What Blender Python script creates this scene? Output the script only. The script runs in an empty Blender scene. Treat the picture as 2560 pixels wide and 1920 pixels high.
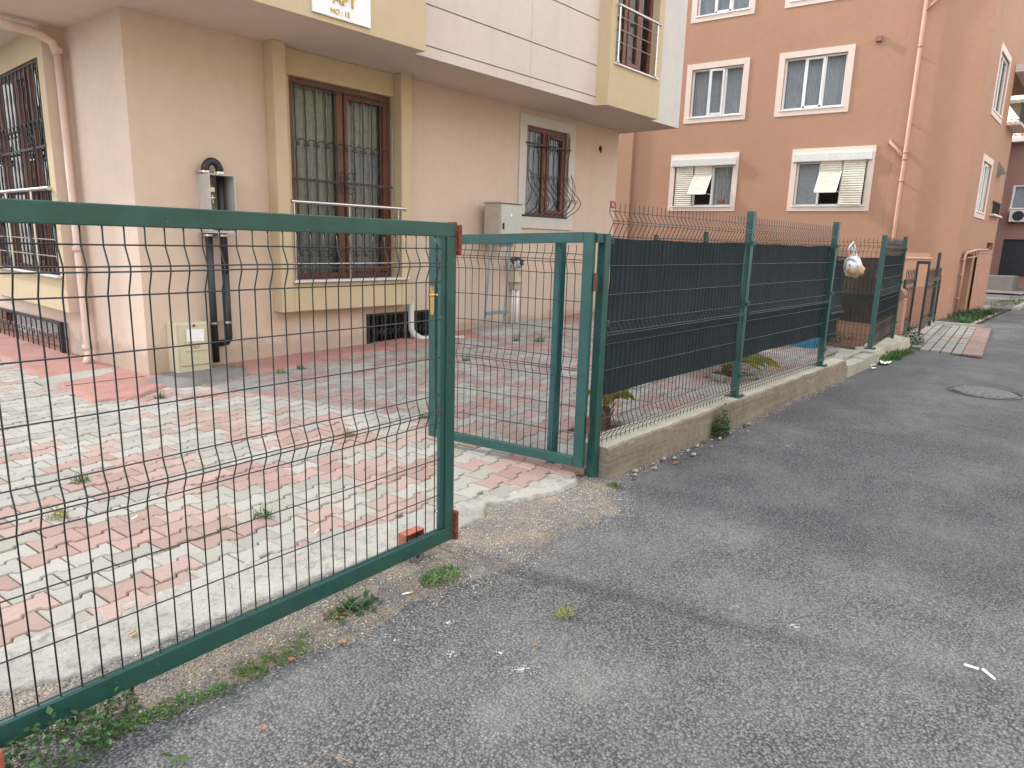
import bpy, math, random
from mathutils import Vector, Matrix, noise
random.seed(7)
R = random.random
def U_(a, b): return a + (b - a) * R()
SC = bpy.context.scene
COL = SC.collection

# ------------------------------------------------------------------ camera
cam_d = bpy.data.cameras.new('camera'); cam = bpy.data.objects.new('camera', cam_d); COL.objects.link(cam)
cam_d.sensor_width = 36.0; cam_d.lens = 36.0 * 1710.17 / 2560.0; cam_d.clip_start = 0.05; cam_d.clip_end = 600
P, RO, YB = math.radians(11.8606), math.radians(1.6447), math.radians(-48.9705)
cp, sp, cr, sr = math.cos(P), math.sin(P), math.cos(RO), math.sin(RO)
fw = Vector((0, cp, -sp)); up = Vector((0, sp, cp)); rt = Vector((1, 0, 0))
r2 = cr * rt + sr * up; u2 = -sr * rt + cr * up
RZ = Matrix.Rotation(YB, 3, 'Z')
fw, r2, u2 = RZ @ fw, RZ @ r2, RZ @ u2
cam.matrix_world = Matrix(((r2.x, u2.x, -fw.x, 0), (r2.y, u2.y, -fw.y, 0), (r2.z, u2.z, -fw.z, 1.68), (0, 0, 0, 1)))
SC.camera = cam
# ------------------------------------------------------------------ world, sun, exposure
EL = math.radians(31); AZ = math.atan2(-0.29, 1.0)
world = bpy.data.worlds.new('World'); SC.world = world; world.use_nodes = True
wn = world.node_tree; bg = wn.nodes['Background']
sky = wn.nodes.new('ShaderNodeTexSky'); sky.sky_type = 'NISHITA'; sky.sun_disc = False
sky.sun_elevation = EL; sky.sun_rotation = AZ; sky.air_density = 1.0; sky.dust_density = 1.6; sky.ozone_density = 1.5
# thin bright cloud veil over the clear sky
_tc = wn.nodes.new('ShaderNodeTexCoord'); _cn = wn.nodes.new('ShaderNodeTexNoise'); _cn.inputs['Scale'].default_value = 2.2; _cn.inputs['Detail'].default_value = 5
_mp = wn.nodes.new('ShaderNodeMapping'); _mp.inputs['Scale'].default_value = (1, 1, 2.5); wn.links.new(_tc.outputs['Generated'], _mp.inputs[0]); wn.links.new(_mp.outputs[0], _cn.inputs['Vector'])
_cr = wn.nodes.new('ShaderNodeMapRange'); _cr.inputs[1].default_value = .35; _cr.inputs[2].default_value = .65; _cr.inputs[3].default_value = .55; _cr.inputs[4].default_value = .92; wn.links.new(_cn.outputs[0], _cr.inputs[0])
_mx = wn.nodes.new('ShaderNodeMix'); _mx.data_type = 'RGBA'; wn.links.new(_cr.outputs[0], _mx.inputs[0]); wn.links.new(sky.outputs[0], _mx.inputs[6]); _mx.inputs[7].default_value = (10.2, 10.5, 11.0, 1)
wn.links.new(_mx.outputs[2], bg.inputs[0]); bg.inputs[1].default_value = 0.15
sun_d = bpy.data.lights.new('sun', 'SUN'); sun_d.energy = 2.0; sun_d.angle = math.radians(3.5); sun_d.color = (1.0, 0.955, 0.89)
sun = bpy.data.objects.new('sun', sun_d); COL.objects.link(sun)
sv = Vector((math.sin(AZ) * math.cos(EL), math.cos(AZ) * math.cos(EL), math.sin(EL)))
sun.rotation_euler = sv.to_track_quat('Z', 'Y').to_euler()
SC.view_settings.view_transform = 'Standard'; SC.view_settings.look = 'None'
SC.view_settings.exposure = 0.80; SC.view_settings.gamma = 1; SC.view_settings.use_curve_mapping = False
SC.render.engine = 'CYCLES'
SC.cycles.max_bounces = 8; SC.cycles.transparent_max_bounces = 24

# ------------------------------------------------------------------ materials
def _nd(nt, t, **k):
    n = nt.nodes.new(t)
    for a, b in k.items(): setattr(n, a, b)
    return n
def base(name):
    m = bpy.data.materials.new(name); m.use_nodes = True; nt = m.node_tree
    return m, nt, nt.nodes['Principled BSDF']
def pos(nt):
    return _nd(nt, 'ShaderNodeNewGeometry').outputs['Position']
def nz(nt, vec, scale, detail=3, rough=.55, sx=None):
    if sx:
        mp = _nd(nt, 'ShaderNodeMapping'); mp.inputs['Scale'].default_value = sx
        nt.links.new(vec, mp.inputs['Vector']); vec = mp.outputs[0]
    n = _nd(nt, 'ShaderNodeTexNoise'); n.inputs['Scale'].default_value = scale
    n.inputs['Detail'].default_value = detail; n.inputs['Roughness'].default_value = rough
    nt.links.new(vec, n.inputs['Vector']); return n
def ramp(nt, fac, stops):
    r = _nd(nt, 'ShaderNodeValToRGB'); e = r.color_ramp.elements
    while len(e) < len(stops): e.new(.5)
    for i, (p, c) in enumerate(stops):
        e[i].position = p; e[i].color = (c[0], c[1], c[2], 1) if hasattr(c, '__len__') else (c, c, c, 1)
    nt.links.new(fac, r.inputs[0]); return r.outputs[0]
def mix(nt, fac, a, b, mode='MIX'):
    m = _nd(nt, 'ShaderNodeMix', data_type='RGBA', blend_type=mode)
    for i, v in ((0, fac), (6, a), (7, b)):
        if hasattr(v, 'is_linked') or hasattr(v, 'links'): nt.links.new(v, m.inputs[i])
        elif hasattr(v, '__len__'): m.inputs[i].default_value = (v[0], v[1], v[2], 1)
        else: m.inputs[i].default_value = v
    return m.outputs[2]
def bump(nt, h, strength=.3, dist=.01, prev=None):
    b = _nd(nt, 'ShaderNodeBump'); b.inputs['Strength'].default_value = strength; b.inputs['Distance'].default_value = dist
    nt.links.new(h, b.inputs['Height'])
    if prev is not None: nt.links.new(prev, b.inputs['Normal'])
    return b.outputs[0]
def sc(c, k): return tuple(min(1, x * k) for x in c)
def paint(name, c, rough=.6, metallic=0.0, var=.12, scale=6, spec=.5, bmp=.0, bscale=200, spots=None):
    m, nt, b = base(name); p = pos(nt)
    n = nz(nt, p, scale, 4)
    col = ramp(nt, n.outputs[0], [(.25, sc(c, 1 - var)), (.75, sc(c, 1 + var))])
    if spots:
        n2 = nz(nt, p, spots[1], 5, .7); f = ramp(nt, n2.outputs[0], [(spots[2], 0), (spots[2] + .05, 1)])
        col = mix(nt, f, col, spots[0])
    nt.links.new(col, b.inputs['Base Color'])
    b.inputs['Roughness'].default_value = rough; b.inputs['Metallic'].default_value = metallic
    b.inputs['Specular IOR Level'].default_value = spec
    if bmp:
        n3 = nz(nt, p, bscale, 3); nt.links.new(bump(nt, n3.outputs[0], bmp, .004), b.inputs['Normal'])
    return m
def stucco(name, c, grime=(.35, .27, .2), g=.25, bs=.35, streak=.5):
    m, nt, b = base(name); p = pos(nt)
    n1 = nz(nt, p, .9, 5, .6); n2 = nz(nt, p, 7, 4, .6)
    col = ramp(nt, n1.outputs[0], [(.3, sc(c, .93)), (.7, sc(c, 1.06))])
    col = mix(nt, .5, col, ramp(nt, n2.outputs[0], [(.3, sc(c, .93)), (.7, sc(c, 1.05))]))
    st = nz(nt, p, 1.6, 5, .65, sx=(3.5, 3.5, .35)); f = ramp(nt, st.outputs[0], [(.52, 0), (.8, streak)])
    col = mix(nt, f, col, mix(nt, g, col, grime))
    sp_ = nz(nt, p, 23, 2, .5); f2 = ramp(nt, sp_.outputs[0], [(.74, 0), (.78, .45)])
    col = mix(nt, f2, col, grime)
    # splashed dirt with a ragged upper edge close to the ground
    sx = _nd(nt, 'ShaderNodeSeparateXYZ'); nt.links.new(p, sx.inputs[0])
    ma = _nd(nt, 'ShaderNodeMath', operation='MULTIPLY_ADD'); nt.links.new(nz(nt, p, 5, 5, .7).outputs[0], ma.inputs[0])
    ma.inputs[1].default_value = -.55; nt.links.new(sx.outputs[2], ma.inputs[2])
    f3 = ramp(nt, ma.outputs[0], [(.0, .5), (.12, 0)])
    col = mix(nt, f3, col, grime)
    nt.links.new(col, b.inputs['Base Color']); b.inputs['Roughness'].default_value = .92
    b.inputs['Specular IOR Level'].default_value = .2
    f_ = nz(nt, p, 150, 3, .6); c_ = nz(nt, p, 3, 3, .5)
    nt.links.new(bump(nt, c_.outputs[0], .35, .02, bump(nt, f_.outputs[0], bs, .004)), b.inputs['Normal'])
    return m
M = {}
M['pink'] = stucco('pink_beige_render', (.615, .485, .395))
M['yellow'] = stucco('ochre_render', (.545, .435, .285))
M['white_r'] = stucco('pale_render', (.63, .53, .475), g=.35)
M['grey_r'] = stucco('grey_white_render', (.60, .565, .53))
M['soffit'] = stucco('soffit_render', (.68, .57, .49), g=.2)
M['orange'] = stucco('terracotta_render', (.435, .25, .17), grime=(.42, .25, .18), g=.3)
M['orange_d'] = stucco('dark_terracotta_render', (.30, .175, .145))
M['trim'] = stucco('pale_pink_trim', (.76, .62, .55), g=.2, bs=.1)
M['cream'] = stucco('cream_render', (.75, .62, .38))
M['green'] = paint('green_enamel', (.018, .078, .070), .42, var=.2, scale=9, spots=((.22, .29, .26), 60, .665), bmp=.15, bscale=35)
M['green2'] = paint('green_wire', (.020, .028, .030), .4, var=.15, scale=9)
M['greenb'] = paint('blue_green_enamel', (.022, .10, .105), .42, var=.2, scale=9, spots=((.12, .2, .19), 50, .72))
M['rust'] = paint('red_brown_primer', (.18, .042, .028), .8, var=.45, scale=30, bmp=.5, bscale=90)
M['redp'] = paint('red_primer', (.34, .10, .065), .8, var=.25, scale=30, bmp=.2)
M['brass'] = paint('brass', (.62, .42, .18), .28, 1.0, var=.1)
M['steel'] = paint('stainless_steel', (.60, .56, .52), .28, 1.0, var=.06)
M['iron'] = paint('black_iron', (.022, .023, .027), .45, var=.3, scale=30, spots=((.10, .05, .035), 40, .75))
M['galv'] = paint('grey_painted_angle_iron', (.21, .27, .30), .55, var=.15, spots=((.12, .07, .05), 30, .74))
M['brown'] = paint('brown_window_frame', (.15, .052, .030), .45, var=.15)
M['pvc'] = paint('white_plastic_frame', (.80, .79, .78), .4, var=.04)
M['pvc_w'] = paint('weathered_white_aluminium', (.80, .79, .76), .5, var=.06, scale=12)
M['cab'] = paint('cream_cabinet_plastic', (.56, .50, .36), .5, var=.08, spots=((.3, .25, .16), 14, .74))
M['cabg'] = paint('grey_sheet_metal', (.46, .45, .41), .45, var=.07, spots=((.3, .26, .2), 11, .76))
M['cabd'] = paint('putty_sheet_metal', (.42, .37, .31), .5, var=.1)
M['black'] = paint('black_plastic_pipe', (.018, .020, .026), .45, var=.2)
M['rub'] = paint('black_rubber', (.02, .02, .02), .8)
M['pinkpipe'] = paint('pink_painted_pipe', (.62, .46, .385), .5, var=.08, scale=4)
M['orpipe'] = paint('terracotta_painted_pipe', (.50, .29, .20), .5, var=.1, scale=4)
M['whpipe'] = paint('white_grey_pipe', (.55, .53, .52), .5, var=.15, scale=8)
M['marble'] = paint('white_marble', (.66, .63, .63), .35, var=.12, scale=14)
M['signw'] = paint('white_sign_board', (.80, .81, .83), .3, var=.02)
M['gold'] = paint('gold_lettering', (.48, .33, .06), .35, .7, var=.1)
M['silver'] = paint('hub_metal', (.5, .5, .5), .35, 1)
M['redplate'] = paint('red_plate', (.42, .02, .03), .4)
M['paper'] = paint('white_paper', (.82, .82, .82), .8, var=.03)
M['dust'] = paint('dried_white_dust', (.42, .41, .40), .9, var=.3, scale=60)
M['cig'] = paint('cigarette_paper', (.85, .84, .82), .8, var=.03)
M['amber'] = paint('cork_tip', (.65, .30, .06), .8)
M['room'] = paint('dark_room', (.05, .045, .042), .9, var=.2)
M['curt'] = paint('grey_lace_curtain', (.46, .46, .46), .9, var=.25, scale=14)
M['curtb'] = paint('blue_grey_curtain', (.44, .45, .48), .9, var=.10, scale=5)
M['curtd'] = paint('dark_blue_curtain', (.085, .095, .12), .9, var=.4, scale=9)
M['blind'] = paint('ivory_roller_shutter', (.78, .73, .62), .5, var=.1, scale=5)
M['tub'] = paint('blue_plastic', (.02, .20, .36), .4, var=.15)
M['woodw'] = paint('weathered_wood', (.30, .24, .18), .8, var=.2)
M['tile'] = paint('red_roof_tile', (.33, .11, .075), .8, var=.3, scale=8)
M['gardark'] = paint('dark_shutter', (.018, .022, .032), .5, var=.2)
M['bark'] = paint('brown_fibre', (.12, .065, .035), .95, var=.4, scale=40, bmp=.5)
M['bread'] = paint('bread_crust', (.52, .36, .23), .8, var=.35, scale=22)
M['peanut'] = paint('peanut_shell', (.45, .33, .19), .8, var=.2, scale=90)
M['shard'] = paint('orange_tile_chip', (.36, .13, .07), .8, var=.2, scale=50)
M['twig'] = paint('dry_twig', (.30, .19, .10), .9, var=.3)
M['iron_c'] = paint('cast_iron_cover', (.15, .15, .15), .6, .3, var=.3, scale=20)
M['ac'] = paint('white_unit_casing', (.62, .62, .60), .45)
M['garsheet'] = paint('terracotta_corrugated_sheet', (.46, .235, .17), .5, var=.12, scale=5)
M['garint'] = paint('brown_panel', (.17, .11, .095), .8, var=.2, scale=3)

def leafmat(name, c, c2, rough=.55):
    m, nt, b = base(name)
    at = _nd(nt, 'ShaderNodeAttribute', attribute_name='rnd')
    col = ramp(nt, at.outputs['Fac'], [(0, c), (.75, c2), (1, sc(c2, 1.5))])
    nt.links.new(col, b.inputs['Base Color']); b.inputs['Roughness'].default_value = rough
    b.inputs['Specular IOR Level'].default_value = .3
    return m
M['leaf'] = leafmat('green_leaf', (.035, .085, .018), (.085, .165, .035))
M['leafd'] = leafmat('dark_green_leaf', (.022, .055, .020), (.05, .105, .035))
M['leafy'] = leafmat('yellow_green_leaf', (.13, .15, .025), (.28, .26, .05))
M['leafdry'] = leafmat('wilting_leaf', (.10, .10, .04), (.30, .22, .13))

def glassmat():
    m = bpy.data.materials.new('window_glass'); m.use_nodes = True; nt = m.node_tree
    for n in list(nt.nodes): nt.nodes.remove(n)
    o = _nd(nt, 'ShaderNodeOutputMaterial'); t = _nd(nt, 'ShaderNodeBsdfTransparent'); g = _nd(nt, 'ShaderNodeBsdfGlossy')
    t.inputs[0].default_value = (.82, .86, .86, 1); g.inputs['Roughness'].default_value = .015
    fr = _nd(nt, 'ShaderNodeFresnel'); fr.inputs[0].default_value = 1.52
    mx = _nd(nt, 'ShaderNodeMixShader'); nt.links.new(fr.outputs[0], mx.inputs[0])
    nt.links.new(t.outputs[0], mx.inputs[1]); nt.links.new(g.outputs[0], mx.inputs[2]); nt.links.new(mx.outputs[0], o.inputs[0])
    return m
M['glass'] = glassmat()
def clothmat(name, c, openness):
    m, nt, b = base(name); p = pos(nt)
    n = nz(nt, p, 2.5, 5, .6)
    w = nz(nt, p, 60, 2, .5, sx=(.3, .3, 8))
    col = mix(nt, .4, ramp(nt, n.outputs[0], [(.3, sc(c, .75)), (.7, sc(c, 1.35))]), ramp(nt, w.outputs[0], [(.3, sc(c, .6)), (.7, sc(c, 1.5))]))
    nt.links.new(col, b.inputs['Base Color']); b.inputs['Roughness'].default_value = .85; b.inputs['Specular IOR Level'].default_value = .2
    nt.links.new(bump(nt, w.outputs[0], .4, .003), b.inputs['Normal'])
    if openness > 0:
        t = _nd(nt, 'ShaderNodeBsdfTransparent'); mx = _nd(nt, 'ShaderNodeMixShader'); o = nt.nodes['Material Output']
        f = ramp(nt, n.outputs[0], [(.3, openness * .7), (.7, min(1, openness * 1.3))])
        nt.links.new(f, mx.inputs[0]); nt.links.new(b.outputs[0], mx.inputs[1]); nt.links.new(t.outputs[0], mx.inputs[2]); nt.links.new(mx.outputs[0], o.inputs[0])
    return m
M['cloth'] = clothmat('black_green_shade_cloth', (.022, .036, .044), 0.0)
M['cloth_t'] = clothmat('thin_shade_cloth', (.032, .036, .036), .09)
M['cloth_tt'] = clothmat('open_net', (.06, .075, .065), .6)

def asphalt():
    m, nt, b = base('asphalt'); p = pos(nt)
    v = _nd(nt, 'ShaderNodeTexVoronoi'); v.inputs['Scale'].default_value = 92; v.inputs['Randomness'].default_value = 1
    nd = nz(nt, p, 40, 2); vm = _nd(nt, 'ShaderNodeVectorMath', operation='MULTIPLY_ADD')
    nt.links.new(nd.outputs[1], vm.inputs[0]); vm.inputs[1].default_value = (.012, .012, .012); nt.links.new(p, vm.inputs[2])
    nt.links.new(vm.outputs[0], v.inputs['Vector'])
    sp_ = _nd(nt, 'ShaderNodeSeparateXYZ'); nt.links.new(v.outputs['Color'], sp_.inputs[0])
    col = ramp(nt, sp_.outputs[0], [(0, (.115, .118, .122)), (.6, (.165, .166, .170)), (.92, (.205, .203, .198)), (.97, (.24, .23, .21)), (1, (.30, .27, .23))])
    pit = ramp(nt, v.outputs['Distance'], [(.30, 1), (.68, .32)])
    col = mix(nt, 1, col, pit, 'MULTIPLY')
    d = nz(nt, p, 1.1, 6, .62); f = ramp(nt, d.outputs[0], [(.44, 0), (.66, .55)])
    d2 = nz(nt, p, 9, 5, .7); f2 = ramp(nt, d2.outputs[0], [(.35, .3), (.7, 1)])
    fm = _nd(nt, 'ShaderNodeMath', operation='MULTIPLY'); nt.links.new(f, fm.inputs[0]); nt.links.new(f2, fm.inputs[1])
    col = mix(nt, fm.outputs[0], col, (.215, .21, .20))
    k = nz(nt, p, .55, 4, .6); fk = ramp(nt, k.outputs[0], [(.35, .87), (.65, 1.11)])
    col = mix(nt, 1, col, fk, 'MULTIPLY')
    s = nz(nt, p, 5.5, 6, .72); fs = ramp(nt, s.outputs[0], [(.70, 0), (.735, .55)])
    col = mix(nt, fs, col, (.42, .41, .38))
    nt.links.new(col, b.inputs['Base Color']); b.inputs['Roughness'].default_value = .78; b.inputs['Specular IOR Level'].default_value = .35
    inv = _nd(nt, 'ShaderNodeMath', operation='SUBTRACT'); inv.inputs[0].default_value = 1; nt.links.new(v.outputs['Distance'], inv.inputs[1])
    big = nz(nt, p, 14, 4, .6)
    nt.links.new(bump(nt, inv.outputs[0], .9, .006, bump(nt, big.outputs[0], .5, .02)), b.inputs['Normal'])
    return m
M['asphalt'] = asphalt()
def gritty(name, c1, c2, c3, vs=150, bs=.8, bd=.005, dark=.5):
    m, nt, b = base(name); p = pos(nt)
    v = _nd(nt, 'ShaderNodeTexVoronoi'); v.inputs['Scale'].default_value = vs; nt.links.new(p, v.inputs['Vector'])
    sp_ = _nd(nt, 'ShaderNodeSeparateXYZ'); nt.links.new(v.outputs['Color'], sp_.inputs[0])
    n = nz(nt, p, 3.2, 6, .65)
    col = mix(nt, ramp(nt, n.outputs[0], [(.38, 0), (.64, 1)]), ramp(nt, sp_.outputs[0], [(0, sc(c1, .6)), (1, sc(c1, 1.5))]), ramp(nt, sp_.outputs[1], [(0, sc(c2, .6)), (1, sc(c2, 1.4))]))
    n2 = nz(nt, p, 11, 5, .7)
    col = mix(nt, ramp(nt, n2.outputs[0], [(.55, 0), (.75, .6)]), col, c3)
    col = mix(nt, 1, col, ramp(nt, v.outputs['Distance'], [(.3, 1), (.8, dark)]), 'MULTIPLY')
    nt.links.new(col, b.inputs['Base Color']); b.inputs['Roughness'].default_value = .9; b.inputs['Specular IOR Level'].default_value = .2
    inv = _nd(nt, 'ShaderNodeMath', operation='SUBTRACT'); inv.inputs[0].default_value = 1; nt.links.new(v.outputs['Distance'], inv.inputs[1])
    nt.links.new(bump(nt, inv.outputs[0], bs, bd, bump(nt, n2.outputs[0], .5, .02)), b.inputs['Normal'])
    return m
M['verge'] = gritty('grit_and_sand', (.17, .165, .17), (.33, .27, .20), (.36, .31, .24))
M['soil'] = gritty('dark_soil', (.06, .055, .045), (.10, .085, .06), (.12, .10, .07))
def concrete(name, c, dirt, wet=.5, lines=False, top=None):
    m, nt, b = base(name); p = pos(nt)
    n1 = nz(nt, p, 1.7, 6, .65); n2 = nz(nt, p, 16, 5, .7); n3 = nz(nt, p, 120, 3, .6)
    col = ramp(nt, n1.outputs[0], [(.3, sc(c, .72)), (.5, c), (.72, sc(c, 1.18))])
    col = mix(nt, ramp(nt, n2.outputs[0], [(.5, 0), (.72, wet)]), col, dirt)
    col = mix(nt, 1, col, ramp(nt, n3.outputs[0], [(.3, .8), (.6, 1.05)]), 'MULTIPLY')
    h = bump(nt, n3.outputs[0], .5, .004, bump(nt, n2.outputs[0], .7, .015))
    if lines:
        w = nz(nt, p, 1.0, 4, .6, sx=(.8, .8, 26)); col = mix(nt, ramp(nt, w.outputs[0], [(.5, 0), (.62, .45)]), col, dirt)
        h = bump(nt, w.outputs[0], .6, .012, h)
        mo = nz(nt, p, 4, 5, .7); col = mix(nt, ramp(nt, mo.outputs[0], [(.6, 0), (.7, .5)]), col, (.17, .165, .075))
    nt.links.new(col, b.inputs['Base Color']); b.inputs['Roughness'].default_value = .92; b.inputs['Specular IOR Level'].default_value = .2
    nt.links.new(h, b.inputs['Normal']); return m
M['conc'] = concrete('rough_concrete', (.36, .345, .31), (.15, .145, .13), .8)
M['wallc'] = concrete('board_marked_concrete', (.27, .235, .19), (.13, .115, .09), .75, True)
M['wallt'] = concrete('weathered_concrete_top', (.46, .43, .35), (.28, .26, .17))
M['slab'] = concrete('smooth_concrete', (.40, .38, .335), (.22, .20, .17), .4)
M['apron'] = concrete('worn_red_paint_on_concrete', (.37, .19, .165), (.33, .25, .22), .85)
M['patchc'] = concrete('grey_cement', (.20, .19, .175), (.12, .115, .105))
def paver(name, c, c2):
    m, nt, b = base(name); p = pos(nt)
    at = _nd(nt, 'ShaderNodeAttribute', attribute_name='rnd')
    col = ramp(nt, at.outputs['Fac'], [(0, sc(c, .82)), (.5, c), (1, sc(c2, 1.0))])
    n1 = nz(nt, p, 45, 5, .7); n2 = nz(nt, p, 1.3, 5, .6); n3 = nz(nt, p, 240, 2, .5)
    col = mix(nt, ramp(nt, n1.outputs[0], [(.45, 0), (.75, .4)]), col, sc(c, .62))
    col = mix(nt, ramp(nt, n2.outputs[0], [(.4, 0), (.68, .35)]), col, (.34, .31, .26))
    col = mix(nt, 1, col, ramp(nt, n3.outputs[0], [(.3, .85), (.6, 1.05)]), 'MULTIPLY')
    nt.links.new(col, b.inputs['Base Color']); b.inputs['Roughness'].default_value = .88; b.inputs['Specular IOR Level'].default_value = .25
    nt.links.new(bump(nt, n3.outputs[0], .45, .003, bump(nt, n1.outputs[0], .4, .006)), b.inputs['Normal']); return m
M['pav_p'] = paver('pink_paver', (.345, .232, .205), (.395, .278, .248))
M['pav_g'] = paver('grey_paver', (.335, .322, .288), (.385, .371, .335))
def stonemat():
    m, nt, b = base('pebbles')
    at = _nd(nt, 'ShaderNodeAttribute', attribute_name='rnd')
    col = ramp(nt, at.outputs['Fac'], [(0, (.07, .075, .085)), (.4, (.16, .165, .18)), (.62, (.30, .27, .23)), (.85, (.42, .33, .24)), (1, (.62, .58, .52))])
    nt.links.new(col, b.inputs['Base Color']); b.inputs['Roughness'].default_value = .85; return m
M['stone'] = stonemat()

# ------------------------------------------------------------------ mesh helpers
Z = Vector((0, 0, 1))
class Fr:
    def __init__(s, O, U, N): s.O = Vector(O); s.U = Vector(U).normalized(); s.N = Vector(N).normalized()
    def p(s, u, w, z): return s.O + s.U * u + s.N * w + Z * z
WF = Fr((0, 0, 0), (1, 0, 0), (0, 1, 0))
class MB:
    def __init__(s): s.v = []; s.f = []; s.m = []; s.r = []
    def add(s, vs, fs, m=0, r=None):
        k = len(s.v); s.v += [Vector(x) for x in vs]
        for f in fs: s.f.append([k + i for i in f]); s.m.append(m); s.r.append(r if r is not None else .5)
        return s
    def box(s, fr, u0, u1, w0, w1, z0, z1, m=0):
        vs = [fr.p(u, w, z) for z in (z0, z1) for u, w in ((u0, w0), (u1, w0), (u1, w1), (u0, w1))]
        return s.add(vs, [(0, 3, 2, 1), (4, 5, 6, 7), (0, 1, 5, 4), (1, 2, 6, 5), (2, 3, 7, 6), (3, 0, 4, 7)], m)
    def bar(s, a, b, tx, ty, upv=Z, m=0):
        a = Vector(a); b = Vector(b); d = (b - a).normalized(); x = d.cross(upv)
        if x.length < 1e-4: x = d.cross(Vector((1, 0, 0)))
        x.normalize(); y = x.cross(d).normalized(); vs = []
        for q in (a, b):
            for i, j in ((-1, -1), (1, -1), (1, 1), (-1, 1)): vs.append(q + x * (i * tx / 2) + y * (j * ty / 2))
        return s.add(vs, [(0, 1, 2, 3), (7, 6, 5, 4), (0, 4, 5, 1), (1, 5, 6, 2), (2, 6, 7, 3), (3, 7, 4, 0)], m)
    def tube(s, pts, r, n=6, m=0, caps=True, rs=None):
        pts = [Vector(p) for p in pts]; k0 = len(s.v); L = len(pts)
        prev = None; vs = []
        for i, p in enumerate(pts):
            d = (pts[min(i + 1, L - 1)] - pts[max(i - 1, 0)])
            d = d.normalized() if d.length > 1e-9 else Z
            if prev is None:
                x = d.cross(Z)
                if x.length < 1e-3: x = d.cross(Vector((0, 1, 0)))
                x.normalize()
            else:
                x = prev - d * prev.dot(d); x.normalize()
            prev = x; y = d.cross(x); rr = rs[i] if rs else r
            for j in range(n):
                a = 2 * math.pi * j / n; vs.append(p + (x * math.cos(a) + y * math.sin(a)) * rr)
        fs = []
        for i in range(L - 1):
            for j in range(n): fs.append((i * n + j, i * n + (j + 1) % n, (i + 1) * n + (j + 1) % n, (i + 1) * n + j))
        if caps: fs.append(tuple(range(n - 1, -1, -1))); fs.append(tuple((L - 1) * n + j for j in range(n)))
        return s.add(vs, fs, m)
    def wall(s, fr, u0, u1, z0, z1, holes=(), w=0, depth=.25, m=0, mr=None):
        us = sorted({u0, u1, *[h[0] for h in holes], *[h[1] for h in holes]}); zs = sorted({z0, z1, *[h[2] for h in holes], *[h[3] for h in holes]})
        for i in range(len(us) - 1):
            for j in range(len(zs) - 1):
                cu = (us[i] + us[i + 1]) / 2; cz = (zs[j] + zs[j + 1]) / 2
                if any(h[0] < cu < h[1] and h[2] < cz < h[3] for h in holes): continue
                s.add([fr.p(us[i], w, zs[j]), fr.p(us[i + 1], w, zs[j]), fr.p(us[i + 1], w, zs[j + 1]), fr.p(us[i], w, zs[j + 1])], [(0, 1, 2, 3)], m)
        mr = m if mr is None else mr
        for a, b, c, d in holes:
            q = [(a, c), (b, c), (b, d), (a, d)]
            for i in range(4):
                (ua, za), (ub, zb) = q[i], q[(i + 1) % 4]
                s.add([fr.p(ua, w, za), fr.p(ub, w, zb), fr.p(ub, w - depth, zb), fr.p(ua, w - depth, za)], [(0, 1, 2, 3)], mr)
        return s
    def prism(s, pts, z0, z1, m=0):
        n = len(pts); vs = [Vector((x, y, z0)) for x, y in pts] + [Vector((x, y, z1)) for x, y in pts]
        fs = [tuple(range(n - 1, -1, -1)), tuple(range(n, 2 * n))] + [(i, (i + 1) % n, n + (i + 1) % n, n + i) for i in range(n)]
        return s.add(vs, fs, m)
    def build(s, name, mats, parent=None, smooth=False, bevel=0, seg=2, origin=None):
        me = bpy.data.meshes.new(name)
        o = Vector(parent.location) if parent is not None else (Vector(origin) if origin is not None else Vector((0, 0, 0)))
        if parent is not None and parent.parent is not None: o = Vector(ABS[parent.name])
        elif parent is not None and parent.name in ABS: o = Vector(ABS[parent.name])
        me.from_pydata([tuple(v - o) for v in s.v], [], s.f)
        if not isinstance(mats, (list, tuple)): mats = [mats]
        for q in mats: me.materials.append(M[q] if isinstance(q, str) else q)
        for i, p in enumerate(me.polygons):
            p.material_index = s.m[i]
            if smooth: p.use_smooth = True
        at = me.attributes.new('rnd', 'FLOAT', 'FACE'); at.data.foreach_set('value', s.r)
        me.update()
        ob = bpy.data.objects.new(name, me); COL.objects.link(ob)
        if parent is not None: ob.parent = parent; ob.location = (0, 0, 0)
        else: ob.location = o
        ABS[ob.name] = tuple(o)
        if bevel:
            b = ob.modifiers.new('bevel', 'BEVEL'); b.width = bevel; b.segments = seg; b.limit_method = 'ANGLE'; b.angle_limit = math.radians(40)
        return ob
ABS = {}
def thing(name, label, cat, loc=(0, 0, 0), group=None):
    o = bpy.data.objects.new(name, None); COL.objects.link(o); o.location = loc; o.empty_display_size = .1
    o['label'] = label; o['category'] = cat
    if group: o['group'] = group
    ABS[o.name] = tuple(loc); return o
def tag(o, label, cat, group=None, kind=None):
    o['label'] = label; o['category'] = cat
    if group: o['group'] = group
    if kind: o['kind'] = kind
    return o
def struct(o, label=None):
    o['kind'] = 'structure'
    if label: o['label'] = label
    return o
def inst(name, mesh, parent, loc, rot=(0, 0, 0)):   # loc relative to the (unrotated) parent
    o = bpy.data.objects.new(name, mesh); COL.objects.link(o); o.parent = parent; o.location = loc; o.rotation_euler = rot; return o
def N3(x, y, z=0, s=1): return noise.noise(Vector((x * s, y * s, z)))
def poly_y(pts, x):
    if x <= pts[0][0]: return pts[0][1]
    for (a, b), (c, d) in zip(pts, pts[1:]):
        if x <= c: return b + (d - b) * (x - a) / (c - a)
    return pts[-1][1]

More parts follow.
